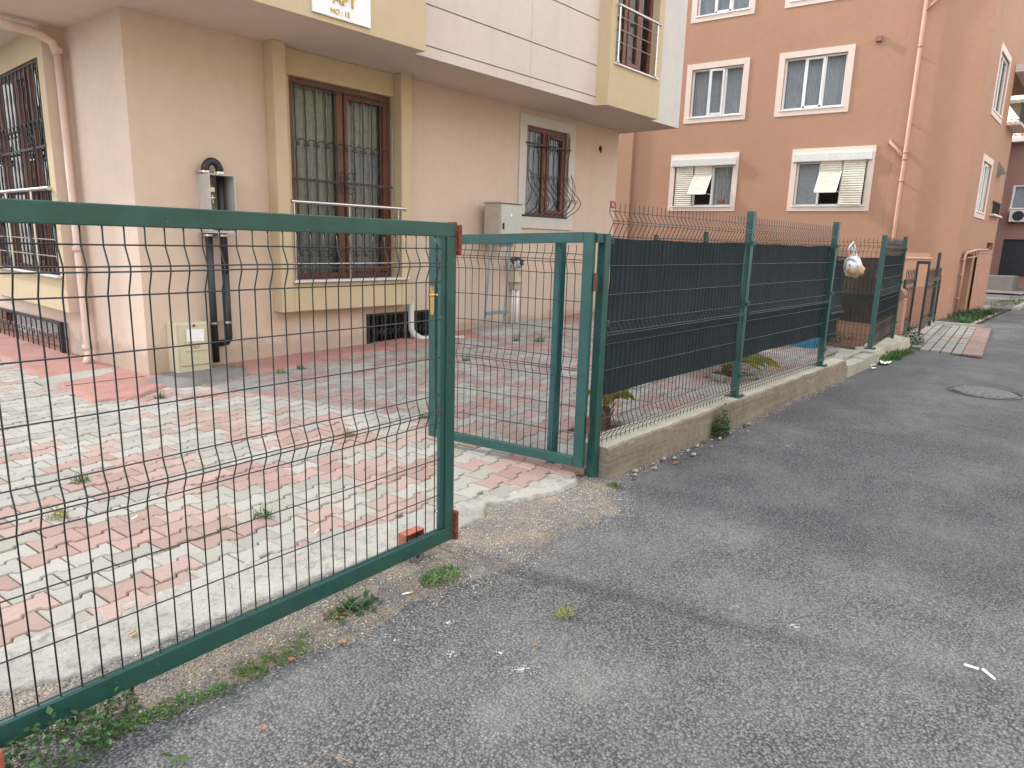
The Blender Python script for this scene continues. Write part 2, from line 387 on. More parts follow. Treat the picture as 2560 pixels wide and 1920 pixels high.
# ================================================================== SETTING
def slope(x): return .024 * max(0, min(x, 12) - 3.0)
CONC = [(-3, 2.78), (.44, 2.78), (.74, 2.70), (1.04, 2.73), (1.5, 2.72), (2.5, 2.71), (2.6, 2.65), (2.88, 2.67), (3.03, 2.81), (3.18, 2.70), (3.52, 2.60), (3.76, 2.63), (3.9, 2.72)]
GRAV = [(-3, 2.44), (.37, 2.46), (.65, 2.43), (.83, 2.37), (1.17, 2.31), (1.67, 2.26), (2.14, 2.29), (2.58, 2.20), (2.9, 2.24), (3.61, 2.24), (4.03, 2.43), (4.3, 2.58)]
PAVB = [(-3, 3.12), (1.6, 3.12), (2.06, 3.07), (2.8, 3.0), (3.7, 2.86), (4.0, 2.82), (11, 2.82)]
def grid(x0, x1, y0, y1, st, hf, skip=None):
    nx = int(round((x1 - x0) / st)) + 1; ny = int(round((y1 - y0) / st)) + 1; mb = MB()
    vs = []
    for j in range(ny):
        for i in range(nx):
            x = x0 + (x1 - x0) * i / (nx - 1); y = y0 + (y1 - y0) * j / (ny - 1); vs.append(Vector((x, y, hf(x, y))))
    fs = []
    for j in range(ny - 1):
        for i in range(nx - 1):
            a = j * nx + i; fs.append((a, a + 1, a + nx + 1, a + nx))
    mb.add(vs, fs); return mb
# the wide ground below everything
g = grid(-60, 140, -60, 140, 10, lambda x, y: -.32); struct(g.build('ground', 'soil'))
# street, gently uneven; it stops under the kerb wall and the courtyard edge
def road_h(x, y):
    return .012 * N3(x, y, 3, .6) + .004 * N3(x, y, 1, 2.3) - .012
rd = grid(-4, 8, -2, 3.0, .1, road_h); struct(rd.build('road', 'asphalt', smooth=True), 'coarse dark grey asphalt street with dusty pale patches')
rf = MB()
rf.add([(-30, -14, -.012), (-4, -14, -.012), (-4, 3, -.012), (-30, 3, -.012)], [(0, 1, 2, 3)])
rf.add([(-4, -14, -.012), (8, -14, -.012), (8, -2, -.012), (-4, -2, -.012)], [(0, 1, 2, 3)])
rf.add([(8, -14, -.012), (60, -14, -.012), (60, 3.3, -.012), (8, 3.3, -.012)], [(0, 1, 2, 3)])
rf.add([(27.1, 3.3, -.012), (60, 3.3, -.012), (60, 9, -.012), (27.1, 9, -.012)], [(0, 1, 2, 3)])
struct(rf.build('road', 'asphalt'))
# gravelly verge
def verge_h(x, y):
    d = y - (poly_y(GRAV, x) + .07 * N3(x, y, 5, 4) + .03 * N3(x, y, 6, 14))
    h = .012 + .007 * N3(x, y, 2, 5) + .004 * N3(x, y, 9, 30)
    return -.07 + (h + .07) * max(0, min(1, .75 + d / .3)) if d < .1 else h
vg = grid(-3, 4.35, 2.0, 2.95, .02, verge_h); struct(vg.build('gravel_verge', 'verge', smooth=True), 'sandy gravel strip between the gates and the asphalt')
def conc_h(x, y):
    lo = poly_y(CONC, x) + .03 * N3(x, y, 15, 6) + .012 * N3(x, y, 16, 30); hi = poly_y(PAVB, x)
    d = min(y - lo, (4.0 + .1 * N3(y, 1, 2, 5) - x) * 1.0); top = .028 + .005 * N3(x, y, 12, 3) + .0025 * N3(x, y, 17, 25) + slope(x)
    top += (y - 2.95) * .03
    e = hi - y + .02 * N3(x, y, 18, 9)
    h = -.09 + (top + .09) * max(0, min(1, .5 + d / .05))
    if e < 0: h -= min(.035, -e * 1.2)
    return h
cs = grid(-3, 4.1, 2.5, 3.2, .02, conc_h); struct(cs.build('concrete_strip', 'conc', smooth=True), 'rough pale concrete strip along the edge of the pavers')
# courtyard bed and pavers
bed = grid(-3, 11.3, 2.85, 8.2, .15, lambda x, y: slope(x) + .004)
courtyard = struct(bed.build('courtyard', 'soil'), 'courtyard of pink and grey interlocking pavers')
def outline(L=.23, h=.1575, a=.0175, b=.013):
    top = [(0, a), (.018, a), (.034, -b), (.168, -b), (.184, a), (.23, a)]
    bot = [(.23, -b), (.169, -b), (.153, a), (.089, a), (.073, -b), (0, -b)]
    return [(x - .115, y + h / 2) for x, y in top] + [(x - .115, y - h / 2) for x, y in bot]
def inset(poly, d):
    n = len(poly); out = []
    for i in range(n):
        p0, p1, p2 = Vector(poly[i - 1]), Vector(poly[i]), Vector(poly[(i + 1) % n])
        a = (p1 - p0).normalized(); b = (p2 - p1).normalized()
        na = Vector((a.y, -a.x)); nb = Vector((b.y, -b.x)); k = na + nb; k = k / max(.6, 1 + na.dot(nb))
        out.append(p1 + k * d)
    return out
OL = outline(); A0 = inset(OL, .0030); A1 = inset(OL, .0095)
def paver_geo(mb, mat4, m, r):
    n = 12; vs = [mat4 @ Vector((x, y, 0)) for x, y in A1] + [mat4 @ Vector((x, y, -.007)) for x, y in A0] + [mat4 @ Vector((x, y, -.035)) for x, y in A0]
    fs = [tuple(range(n - 1, -1, -1))]
    for k in (0, n): fs += [(k + i, k + (i + 1) % n, k + n + (i + 1) % n, k + n + i) for i in range(n)]
    mb.add(vs, fs, m, r)
pav_mesh = {}
for c in (0, 1):
    for k in range(6):
        mb = MB(); paver_geo(mb, Matrix.Identity(4), 0, (k + .5) / 6)
        me = bpy.data.meshes.new('paver'); me.from_pydata([tuple(v) for v in mb.v], [], mb.f)
        me.materials.append(M['pav_p' if c else 'pav_g']); at = me.attributes.new('rnd', 'FLOAT', 'FACE'); at.data.foreach_set('value', mb.r); pav_mesh[c, k] = me
TH = math.radians(6.0); ct, st_ = math.cos(TH), math.sin(TH); OX, OY = 1.29, 3.79
lst = []
for j in range(-12, 72):
    for i in range(-70, 70):
        # rows shift against each other, which makes the zigzag bond
        a = i * .23 - ((-j) * .095) % .23; b = j * .1575
        x = OX + a * ct - b * st_; y = OY - (-(a * st_ + b * ct)); 
        if x < -2.8 or x > 11.1: continue
        lo = poly_y(PAVB, x) - .06
        hi = 7.62 if x > 3.0 else 20
        if x < 3.05:
            hi = 14.2
            if x > 2.2: hi = 7.55
        if y < lo or y > hi: continue
        if (x - 4.97) ** 2 + (y - 3.22) ** 2 < .09 or (x - 7.9) ** 2 + (y - 3.35) ** 2 < .10: continue
        lst.append((x, y, i, j))
def pinkness(i, j):
    s = math.sin((i * 1.0 + j * .45) * 1.15 + 1.3 * math.sin(j * .35)) + .9 * noise.noise(Vector((i * .9, j * .55, 4)))
    return s * .75 + U_(-.95, .95) > .0
def vis_key(t):
    x, y = t[0], t[1]; v = Vector((x, y, 0)) - Vector((0, 0, 1.68)); d = v.dot(fw)
    if d < .3: return 1e9
    px, pz = v.dot(r2) / d, v.dot(u2) / d
    if abs(px) > .78 or pz < -.6: return 1e9
    return v.length
lst.sort(key=vis_key)
far = MB()
for n_, (x, y, i, j) in enumerate(lst):
    c = 1 if (pinkness(i, j) and not (x < 2.3 and y > 5.9 and R() < .8)) else 0
    z = slope(x) + .030 + U_(-.004, .004) + .004 * N3(x, y, 1, 1.2)
    rx, ry, rz = U_(-.02, .02), U_(-.016, .016), TH + U_(-.012, .012)
    if n_ < 300:
        inst('paver', pav_mesh[c, int(R() * 6)], courtyard, (x, y, z), (rx, ry, rz))
    else:
        m4 = Matrix.Translation((x, y, z)) @ Matrix.Rotation(rz, 4, 'Z') @ Matrix.Rotation(rx, 4, 'X') @ Matrix.Rotation(ry, 4, 'Y')
        paver_geo(far, m4, c, R())
o = far.build('paver_field', ['pav_g', 'pav_p'], courtyard); o['kind'] = 'stuff'
# red painted apron round the building
def apron_h(x, y):
    if x > 3.0:
        inner = 7.45 if x < 5 else 7.6
        t = (y - inner - .05 * N3(x, y, 3, 2)) / .06
        return slope(x) - .02 + .075 * max(0, min(1, t)) + .03 * max(0, (y - inner)) 
    t = min((x - 2.12 - .04 * N3(y, x, 2, 3)) / .06, (y - 7.15 - .9 * max(0, x - 2.6) - .05 * N3(x, y, 8, 3)) / .06)
    return -.02 + .072 * max(0, min(1, t))
ap = grid(2.0, 12.5, 7.0, 8.15, .05, apron_h); struct(ap.build('painted_apron', 'apron', smooth=True), 'worn red painted strip at the foot of the beige building')
ap = grid(2.0, 3.05, 8.12, 14, .05, apron_h); struct(ap.build('painted_apron', 'apron', smooth=True))
pt = grid(2.75, 4.2, 7.0, 8.12, .03, lambda x, y: slope(x) + .088 + .02 * min(0, .5 - ((x - 3.45) / .62) ** 2 - ((y - 7.75) / .42) ** 2 + .25 * N3(x, y, 3, 4)) * 6)
struct(pt.build('cement_patch', 'patchc', smooth=True), 'dark cement patch under the gas cabinet')
pt = grid(7.7, 10.6, 7.2, 8.12, .04, lambda x, y: slope(x) + .082 + .12 * min(0, .6 - ((x - 9.1) / 1.25) ** 2 - ((y - 7.85) / .5) ** 2 + .2 * N3(x, y, 5, 3)))
struct(pt.build('cement_patch', 'conc', smooth=True))
pt = grid(2.05, 3.0, 8.1, 9.3, .03, lambda x, y: .056 + .03 * min(0, .45 - ((x - 2.5) / .55) ** 2 - ((y - 8.65 - (x - 2.5) * .4) / .28) ** 2 + .35 * N3(x, y, 5, 5)))
struct(pt.build('cement_patch', 'conc', smooth=True))
# loose stones lying in the grit and on the asphalt
def pebbles(name, n, f, smin, smax, lab):
    mb = MB(); k = 0
    while k < n:
        q = f()
        if q is None: continue
        x, y, z, tone = q; k += 1
        s = U_(smin, smax); a = U_(0, 6.3); sx, sy, sz = s * U_(.7, 1.3), s * U_(.5, 1), s * U_(.35, .7)
        vs = []
        for t in range(5):
            an = a + t * 1.2566 + U_(-.3, .3); vs.append(Vector((x + math.cos(an) * sx * U_(.8, 1.1), y + math.sin(an) * sy * U_(.8, 1.1), z + sz * U_(.1, .5))))
        vs.append(Vector((x + U_(-.3, .3) * s, y + U_(-.3, .3) * s, z + sz)))
        fs = [(t, (t + 1) % 5, 5) for t in range(5)]
        fs += []
        base_i = len(vs)
        for t in range(5): vs.append(Vector((vs[t].x, vs[t].y, z - .004)))
        fs += [(base_i + t, base_i + (t + 1) % 5, (t + 1) % 5, t) for t in range(5)]
        mb.add(vs, fs, 0, tone)
    o = mb.build(name, 'stone'); o['kind'] = 'stuff'; o['label'] = lab
    return o
def f_verge():
    x = U_(-.2, 4.2); y = U_(2.05, 2.9)
    if y > poly_y(CONC, x) + .04: return None
    d = y - poly_y(GRAV, x)
    if d < 0 and R() < min(1, -d / .2) ** .5: return None
    return x, y, max(verge_h(x, y), road_h(x, y)), min(1, max(0, random.gauss(.45 if N3(x, y, 1, 3) > 0 else .6, .25)))
pebbles('gravel', 21000, f_verge, .0022, .0058, 'loose grey and tan gravel lying along the gates')
def f_road():
    x = U_(.5, 6); y = U_(-.6, 2.5)
    if R() > 1.25 / max(.5, x * .74 + y * .64) ** 1.2: return None
    return x, y, road_h(x, y), min(.5, max(0.05, random.gauss(.28, .10)))
def f_foot():
    x = U_(4.05, 9.7); y = 2.56 - abs(random.gauss(0, .05))
    return x, y, road_h(x, y), min(1, max(0, random.gauss(.4, .28)))
pebbles('wall_foot_grit', 3200, f_foot, .003, .009, 'grit and small rubble gathered along the foot of the low wall')
pebbles('loose_chippings', 12000, f_road, .002, .0052, 'stone chippings standing proud of the asphalt')
# low concrete wall under the fence
mb = MB()
nx = 150; prof = []
for i in range(nx + 1):
    x = 4.02 + 5.74 * i / nx; w1 = .014 * N3(x, 1, 1, 4) + .010 * N3(x, 4, 1, 17); tz = .236 + .006 * N3(x, 2, 2, 6)
    e = .045 * max(0, N3(x, 7, 3, 7))
    prof.append([(x, 2.555 + w1, -.06), (x, 2.565 + w1 + .012 * N3(x, 9, 1, 11), .09), (x, 2.57 + w1, tz - .012 - e), (x, 2.585 + w1, tz), (x, 2.83, tz + .002), (x, 2.84, -.05)])
vs = [Vector(p) for r_ in prof for p in r_]; 
fs = []; ms = []
for i in range(nx):
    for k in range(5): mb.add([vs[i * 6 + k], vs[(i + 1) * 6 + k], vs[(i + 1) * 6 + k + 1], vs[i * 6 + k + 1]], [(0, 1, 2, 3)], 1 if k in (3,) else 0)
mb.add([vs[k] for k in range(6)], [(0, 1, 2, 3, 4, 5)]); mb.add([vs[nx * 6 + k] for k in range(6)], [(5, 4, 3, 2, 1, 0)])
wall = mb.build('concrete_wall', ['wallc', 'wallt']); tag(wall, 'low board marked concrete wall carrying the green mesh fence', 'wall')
# walkway slab and kerb stones further on
mb = MB(); mb.prism([(9.80, 2.75), (11.2, 2.75), (12.5, 7.9), (9.80, 7.9)], -.1, .20); struct(mb.build('walkway', 'slab', bevel=.01), 'concrete walkway behind the kerb beyond the low wall')
for k, (a, b) in enumerate(((9.85, 10.62), (10.635, 11.45))):
    mb = MB(); mb.box(WF, a, b, 2.56, 2.735, -.06, .155 + .02 * k)
    tag(mb.build('kerb_stone', 'slab', bevel=.018), ('pale kerb stone with a broken near end beside the low wall', 'grey kerb stone at the foot of the green corner post')[k], 'kerb', 'kerb stones between the two walls')
def broken_h(x, y):
    e = min(y - 2.66 - .05 * N3(x, 3, 1, 4), 3.02 - y + .05 * N3(x, 6, 1, 4), 14.25 - x, x - 11.46)
    return -.06 + (.215 + .03 * N3(x, y, 2, 3) + .012 * N3(x, y, 7, 14)) * max(0, min(1, .5 + e / .03))
mb = grid(11.42, 14.3, 2.6, 3.1, .03, broken_h)
tag(mb.build('broken_wall', ['wallt'], bevel=.01), 'crumbling white topped concrete base beneath the end of the mesh fence', 'wall')
# driveway with border
dr = MB(); dr.add([(13.45, 1.5, .0), (19.1, 2.05, .0), (18.9, 3.25, .0), (16.3, 3.3, .0), (13.9, 2.85, 0)], [(0, 1, 2, 3, 4)])
drive = struct(dr.build('driveway', 'soil'), 'grey paved driveway in front of the black gates')
gm = {}
for key, mt in (('g', 'pav_g'), ('p', 'pav_p')):
    mb = MB(); mb.box(WF, -.146, .146, -.069, .069, -.03, .022); me = bpy.data.meshes.new('paver'); me.from_pydata([tuple(v) for v in mb.v], [], mb.f); me.materials.append(M[mt]); gm[key] = me
for i in range(17):
    x = 13.75 + i * .31; lo = 1.50 + (x - 13.45) * .095
    for j in range(9):
        y = lo + .36 + j * .16
        if y > 3.18 or (x < 14.3 and y > 2.75) or (x < 13.9 and y > 2.5): continue
        k = 'p' if (i == 8 or (j == 6 and R() < .3)) else 'g'
        inst('paver', gm[k], drive, (x, y, U_(-.004, .004)), (U_(-.01, .01), U_(-.01, .01), .09))
    inst('border_block', gm['p'], drive, (x, lo + .07, .004), (0, 0, .09)); inst('border_block', gm['p'], drive, (x, lo + .21, .004), (0, 0, .09))
# strips of land beyond
mb = MB(); mb.box(WF, 19.15, 19.28, 2.2, 3.3, -.05, .05); mb.box(WF, 19.28, 24.2, 2.45, 2.55, -.05, .03)
struct(mb.build('kerb', 'slab'))
v2 = grid(19.2, 26, 2.4, 3.3, .15, lambda x, y: .02 + .015 * N3(x, y, 1, 3)); struct(v2.build('earth_strip', 'soil', smooth=True))
v2 = grid(26, 33, 2.35, 4.6, .3, lambda x, y: .03 + .03 * N3(x, y, 1, 1)); struct(v2.build('earth_strip', 'verge', smooth=True))
mb = MB(); mb.box(WF, 26.0, 33, 2.22, 2.36, -.05, .09); mb.box(WF, 24.6, 26.0, 2.9, 3.0, -.05, .12); struct(mb.build('kerb', 'slab'))
v2 = grid(36, 42, 3.0, 9, .5, lambda x, y: .05 + .03 * N3(x, y, 1, 1)); struct(v2.build('earth_strip', 'verge', smooth=True))

# ================================================================== BUILDING HELPERS
def scroll(mb, fr, u, w, z, r, s=1, r0=.0065, flip=1, m=0):
    """C scroll: an arch with both ends curled"""
    pts = []
    for t in range(0, 13):
        a = math.pi * t / 12; pts.append((math.cos(a) * r, math.sin(a) * r * .9))
    def curl(sx):
        q = []
        for t in range(1, 9):
            a = -t / 8 * 1.5 * math.pi; rr = r * .32 * (1 - t / 12); q.append((sx * (r - r * .32 + math.cos(a) * rr), math.sin(a) * rr))
        return q
    full = list(reversed(curl(1))) + pts + curl(-1)
    mb.tube([fr.p(u + x, w, z + flip * y * s) for x, y in full], r0, 4, m)
def grille(parent, fr, us, z0, z1, w, hz, scz=(), hearts=(), rb=.0105, name='window_grille'):
    mb = MB()
    for k, u in enumerate(us):
        # twisted square bar
        n = 26; 
        for s_ in (0,): mb.tube([fr.p(u + .0028 * math.cos(t * 2.1), w + .0028 * math.sin(t * 2.1), z0 + (z1 - z0) * t / n) for t in range(n + 1)], rb, 4, 0)
    for z in hz: mb.box(fr, us[0] - .03, us[-1] + .06, w - .006, w + .010, z - .014, z + .014)
    mb.box(fr, us[0] - .03, us[-1] + .01, w - .008, w + .008, z1 - .008, z1 + .008); mb.box(fr, us[0] - .03, us[-1] + .01, w - .008, w + .008, z0 - .008, z0 + .008)
    for z in scz:
        for a, b in zip(us, us[1:]): scroll(mb, fr, (a + b) / 2, w + .012, z, (b - a) * .46)
    for u, z in hearts:
        for fl in (1, -1):
            for du in (-.065, .065): scroll(mb, fr, u + du, w + .016, z + fl * .07, .06, 1.3, .006, fl)
            mb.tube([fr.p(u - .13, w + .016, z + fl * .06), fr.p(u - .10, w + .016, z + fl * .0), fr.p(u, w + .016, z - fl * .0)], .006, 4)
    return mb.build(name, 'iron', parent)
def curtain(parent, fr, u0, u1, z0, z1, w, mat='curt', amp=.025, per=.09, name='curtain'):
    mb = MB(); n = int((u1 - u0) / .012); vs = []
    ph = U_(0, 6)
    for i in range(n + 1):
        u = u0 + (u1 - u0) * i / n; a = ph + u / per * 6.28 + 1.5 * math.sin(u * 9 + ph)
        for z in (z0, (z0 + z1) / 2, z1): vs.append(fr.p(u, w + amp * math.sin(a) * (1 if z < z1 else .5), z))
    fs = []
    for i in range(n): fs += [(i * 3, i * 3 + 3, i * 3 + 4, i * 3 + 1), (i * 3 + 1, i * 3 + 4, i * 3 + 5, i * 3 + 2)]
    mb.add(vs, fs); return mb.build(name, mat, parent, smooth=True)
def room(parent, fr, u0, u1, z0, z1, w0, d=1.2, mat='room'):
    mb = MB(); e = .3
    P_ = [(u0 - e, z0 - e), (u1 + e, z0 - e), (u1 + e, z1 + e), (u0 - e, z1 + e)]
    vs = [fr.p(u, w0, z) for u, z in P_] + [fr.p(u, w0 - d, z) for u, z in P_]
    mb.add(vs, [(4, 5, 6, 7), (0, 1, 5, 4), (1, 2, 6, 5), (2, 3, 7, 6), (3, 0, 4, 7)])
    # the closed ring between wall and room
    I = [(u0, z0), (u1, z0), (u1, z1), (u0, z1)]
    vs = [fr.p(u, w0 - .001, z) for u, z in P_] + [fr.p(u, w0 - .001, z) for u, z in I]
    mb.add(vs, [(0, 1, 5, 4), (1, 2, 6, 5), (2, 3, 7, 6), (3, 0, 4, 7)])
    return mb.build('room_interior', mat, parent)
def frame(mb, fr, u0, u1, z0, z1, w0, w1, t, m=0):
    mb.box(fr, u0, u0 + t, w0, w1, z0, z1, m); mb.box(fr, u1 - t, u1, w0, w1, z0, z1, m)
    mb.box(fr, u0 + t, u1 - t, w0, w1, z0, z0 + t, m); mb.box(fr, u0 + t, u1 - t, w0, w1, z1 - t, z1, m)
def pane(parent, fr, u0, u1, z0, z1, w, name='pane'):
    mb = MB(); mb.add([fr.p(u0, w, z0), fr.p(u1, w, z0), fr.p(u1, w, z1), fr.p(u0, w, z1)], [(0, 1, 2, 3)]); return mb.build(name, 'glass', parent)

# ================================================================== BEIGE BUILDING
bb = thing('apartment_building', 'pinkish beige apartment building with ochre bays behind the courtyard', 'building', (3.03, 8.1, 0))
FB = Fr((0, 8.1, 0), (1, 0, 0), (0, -1, 0))
mb = MB(); mb.wall(FB, 3.03, 12.40, -.3, 3.91, [(4.93, 6.55, 1.10, 3.60), (9.49, 10.72, 2.10, 3.64), (6.06, 6.84, .07, .565), (6.97, 7.50, .07, .565)], depth=.14)
mb.add([(12.40, 8.1, -.3), (12.40, 14, -.3), (12.40, 14, 3.91), (12.40, 8.1, 3.91)], [(0, 1, 2, 3)])
mb.add([(12.40, 14, -.3), (2.9, 14, -.3), (2.9, 14, 3.91), (12.40, 14, 3.91)], [(0, 1, 2, 3)])
mb.build('wall', 'pink', bb)
# side wall, running away from the corner
FS = Fr((3.03, 8.1, 0), (-.055, 1, 0), (-1, -.055, 0))
mb = MB(); mb.wall(FS, 0, 6.1, -.3, 3.91, [(2.25, 5.15, .02, .44)], depth=.14); mb.build('wall', 'pink', bb)
# side bay
FS2 = Fr((2.72, 0, 0), (0, 1, 0), (-1, 0, 0))
mb = MB(); mb.wall(FS2, 9.58, 12.9, .66, 3.91, [(9.78, 12.55, 1.10, 3.60)], depth=.12, m=0)
mb.add([(2.72, 9.58, .66), (3.0, 9.58, .66), (3.0, 9.58, 3.91), (2.72, 9.58, 3.91)], [(3, 2, 1, 0)], 1)
mb.add([(2.72, 9.58, .66), (2.72, 12.9, .66), (3.0, 12.9, .66), (3.0, 9.58, .66)], [(3, 2, 1, 0)], 1)
mb.add([(2.72, 12.9, .66), (3.0, 12.9, .66), (3.0, 12.9, 3.91), (2.72, 12.9, 3.91)], [(0, 1, 2, 3)], 1)
mb.build('side_bay', ['yellow', 'pink'], bb)
# front bay: pilasters, apron panel and header of ochre render
mb = MB(); mb.box(FB, 4.60, 4.77, .002, .22, .70, 3.909); mb.box(FB, 6.56, 6.75, .002, .20, .70, 3.909)
mb.box(FB, 4.772, 6.558, .002, .195, .70, 1.07); mb.box(FB, 4.772, 6.558, .002, .04, 3.60, 3.908)
mb.build('front_bay', 'yellow', bb, bevel=.008)
mb = MB(); mb.box(FB, 4.775, 6.66, -.06, .25, 1.072, 1.10); mb.build('sill', 'marble', bb, bevel=.004)
mb = MB(); mb.box(FS2, 9.70, 12.6, -.06, .06, 1.072, 1.10); mb.build('sill', 'marble', bb, bevel=.004)
def brown_window(fr, u0, u1, z0, z1, w, mull, cmat):
    mb = MB(); frame(mb, fr, u0, u1, z0, z1, w - .05, w + .02, .075)
    us = [u0 + .075] + list(mull) + [u1 - .075]
    for m_ in mull: mb.box(fr, m_ - .05, m_ + .05, w - .045, w + .018, z0 + .075, z1 - .075)
    win = mb.build('window', 'brown', bb, bevel=.004)
    for k, (a, b) in enumerate(zip(us, us[1:])):
        a_, b_ = a + (.05 if k else 0), b - (.05 if k < len(us) - 2 else 0)
        if k % 2:
            m2 = MB(); frame(m2, fr, a_ + .003, b_ - .003, z0 + .08, z1 - .08, w - .035, w + .035, .06); m2.build('sash', 'brown', win, bevel=.004); a_ += .06; b_ -= .06
        pane(win, fr, a_, b_, z0 + .08, z1 - .08, w - .01)
    curtain(win, fr, u0 + .03, u1 - .03, z0 + .02, z1 - .02, w - .16, cmat, .022, .075)
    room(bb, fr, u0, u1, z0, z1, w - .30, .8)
    return win
brown_window(FB, 4.93, 6.55, 1.10, 3.60, -.06, [5.70], 'curt')
brown_window(FS2, 9.78, 12.55, 1.10, 3.60, -.05, [10.30, 10.9, 11.7], 'curtd')
grille(bb, FB, [4.97 + .147 * k for k in range(11)], 1.12, 3.52, .06, (2.37,), (2.80, 1.42), ((5.72, 2.37),))
grille(bb, FS2, [9.80 + .17 * k for k in range(16)], 1.12, 3.56, .0, (2.62,), (2.86,), ((10.3, 2.62), (11.8, 2.62)))
def railing(fr, u0, u1, w, zt, bars, zb, posts, name='window_railing'):
    mb = MB(); mb.tube([fr.p(u0, w, zt), fr.p(u1, w, zt)], .024, 12)
    mb.tube([fr.p(u1, w, zt), fr.p(u1 + .025, w, zt)], .034, 12)
    for z in bars: mb.tube([fr.p(u0 - .01, w, z), fr.p(u1 + .02, w, z)], .0075, 8)
    for u in posts:
        mb.tube([fr.p(u, w, zb), fr.p(u, w, zt - .02)], .015, 8)
        mb.tube([fr.p(u, w, zb), fr.p(u, w, zb + .008)], .035, 10)
    return mb.build(name, 'steel', bb, smooth=False)
railing(FB, 4.79, 6.60, .19, 2.08, (1.31, 1.52, 1.73), 1.10, (4.83, 5.66, 6.50))
railing(FS2, 9.72, 12.5, .035, 2.13, (1.33, 1.53, 1.74, 1.94), 1.10, (10.45, 11.6, 12.4))
# basement grilles
for (a, b) in ((6.06, 6.84), (6.97, 7.50)):
    mb = MB(); frame(mb, FB, a - .01, b + .01, .06, .575, -.02, .035, .03); 
    k = a + .09
    while k < b - .04: mb.box(FB, k - .006, k + .006, .0, .012, .09, .545); k += .085
    g_ = mb.build('basement_grille', 'iron', bb)
    mb = MB(); k = a + .1
    while k < b - .08: scroll(mb, FB, k + .04, .018, .30, .045); scroll(mb, FB, k + .04, .018, .30, .045, 1, .005, -1); k += .12
    mb.build('scrollwork', 'iron', g_)['kind'] = 'stuff'
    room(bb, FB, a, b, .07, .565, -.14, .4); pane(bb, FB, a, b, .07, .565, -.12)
mb = MB(); frame(mb, FS, 2.24, 5.16, .01, .46, .05, .10, .035)
for k in range(14): mb.box(FS, 2.36 + k * .2, 2.372 + k * .2, .07, .083, .03, .44)
g_ = mb.build('basement_grille', 'iron', bb)
mb = MB()
for k in range(13): scroll(mb, FS, 2.46 + k * .2, .095, .24, .055); 
mb.build('scrollwork', 'iron', g_)['kind'] = 'stuff'
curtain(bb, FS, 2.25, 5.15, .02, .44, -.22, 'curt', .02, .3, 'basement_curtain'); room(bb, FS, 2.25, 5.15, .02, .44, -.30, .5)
# window with pale surround and bulging grille
mb = MB()
for a, b, c, d in ((9.31, 9.49, 1.90, 3.81), (10.72, 10.90, 1.90, 3.81), (9.492, 10.718, 3.64, 3.81), (9.492, 10.718, 1.90, 2.10)): mb.box(FB, a, b, .002, .03, c, d)
mb.build('window_surround', 'grey_r', bb, bevel=.003)
brown_window(FB, 9.49, 10.72, 2.10, 3.64, -.07, [10.08], 'curtb')
mb = MB(); n = 9
for k in range(n):
    u = 9.52 + (10.68 - 9.52) * k / (n - 1); P_ = []
    for t in range(25):
        s = t / 24; z = 2.13 + 1.42 * s
        w = .03 + .0 + .30 * math.exp(-((s - .17) / .17) ** 2) * (1 if s > .0 else 1) - .08 * math.exp(-((s) / .05) ** 2) + .03 * (s > .75)
        P_.append(FB.p(u + (.05 * math.exp(-((s - .2) / .16) ** 2) * (2 * k / (n - 1) - 1)), max(.02, w), z))
    mb.tube(P_, .0075, 5)
for u in (9.50, 10.70):
    for k in range(2): mb.tube([FB.p(u + .02 * math.sin(t * .5), .05 + .06 * t / 8 + .12 * math.sin(t / 8 * 3.14) * (1 - k * .4), 2.3 + .6 * t / 8) for t in range(9)], .006, 4)
mb.box(FB, 9.46, 10.74, .03, .055, 3.33, 3.36); mb.box(FB, 9.40, 10.74, .0, .03, 2.10, 2.135)
for k in range(8): 
    scroll(mb, FB, 9.59 + k * .145, .10, 2.82, .06, 1, .005, -1); scroll(mb, FB, 9.59 + k * .145, .30, 2.42, .06, 1, .005, -1)
mb.tube([FB.p(10.12 + .07 * math.sin(t / 12 * 6.283), .06, 3.38 + .13 * math.cos(t / 12 * 6.283)) for t in range(13)], .007, 4)
mb.build('bulging_grille', 'iron', bb)
# soffit and upper storeys
mb = MB(); plan = [(2.1, 6.8), (6.03, 6.8), (6.03, 7.0), (9.93, 7.0), (9.98, 6.78), (11.63, 6.78), (11.63, 6.93), (12.70, 6.93), (12.70, 14), (2.1, 14)]
mb.add([Vector((x, y, 3.91)) for x, y in plan], [tuple(range(len(plan) - 1, -1, -1))]); mb.build('soffit', 'soffit', bb)
FU = Fr((0, 0, 0), (1, 0, 0), (0, -1, 0))
H = 11.6
mb = MB(); mb.wall(FU, 2.1, 6.03, 3.91, 5.2, w=-6.8); mb.add([(2.1, 6.8, 3.91), (2.1, 14, 3.91), (2.1, 14, 5.2), (2.1, 6.8, 5.2)], [(0, 1, 2, 3)])
mb.add([(6.03, 6.8, 3.91), (6.03, 7.0, 3.91), (6.03, 7.0, 5.2), (6.03, 6.8, 5.2)], [(0, 1, 2, 3)]); mb.add([(2.1, 6.8, 5.2), (6.03, 6.8, 5.2), (6.03, 7.3, 5.2), (2.1, 7.3, 5.2)], [(0, 1, 2, 3)]); mb.build('balcony_front', 'yellow', bb)
mb = MB(); zz = [3.91, 4.035, 4.055, 4.515, 4.535, 5.2, 5.22, 7.1, 7.12, H]
for k in range(len(zz) - 1):
    w = -7.0 if k % 2 == 0 else -7.014
    for a, b in ((6.03, 8.255), (8.262, 9.945)): mb.wall(FU, a, b, zz[k], zz[k + 1], w=w)
    for z in (zz[k], zz[k + 1]): mb.add([(6.03, 7.0, z), (9.945, 7.0, z), (9.945, 7.014, z), (6.03, 7.014, z)], [(0, 1, 2, 3)])
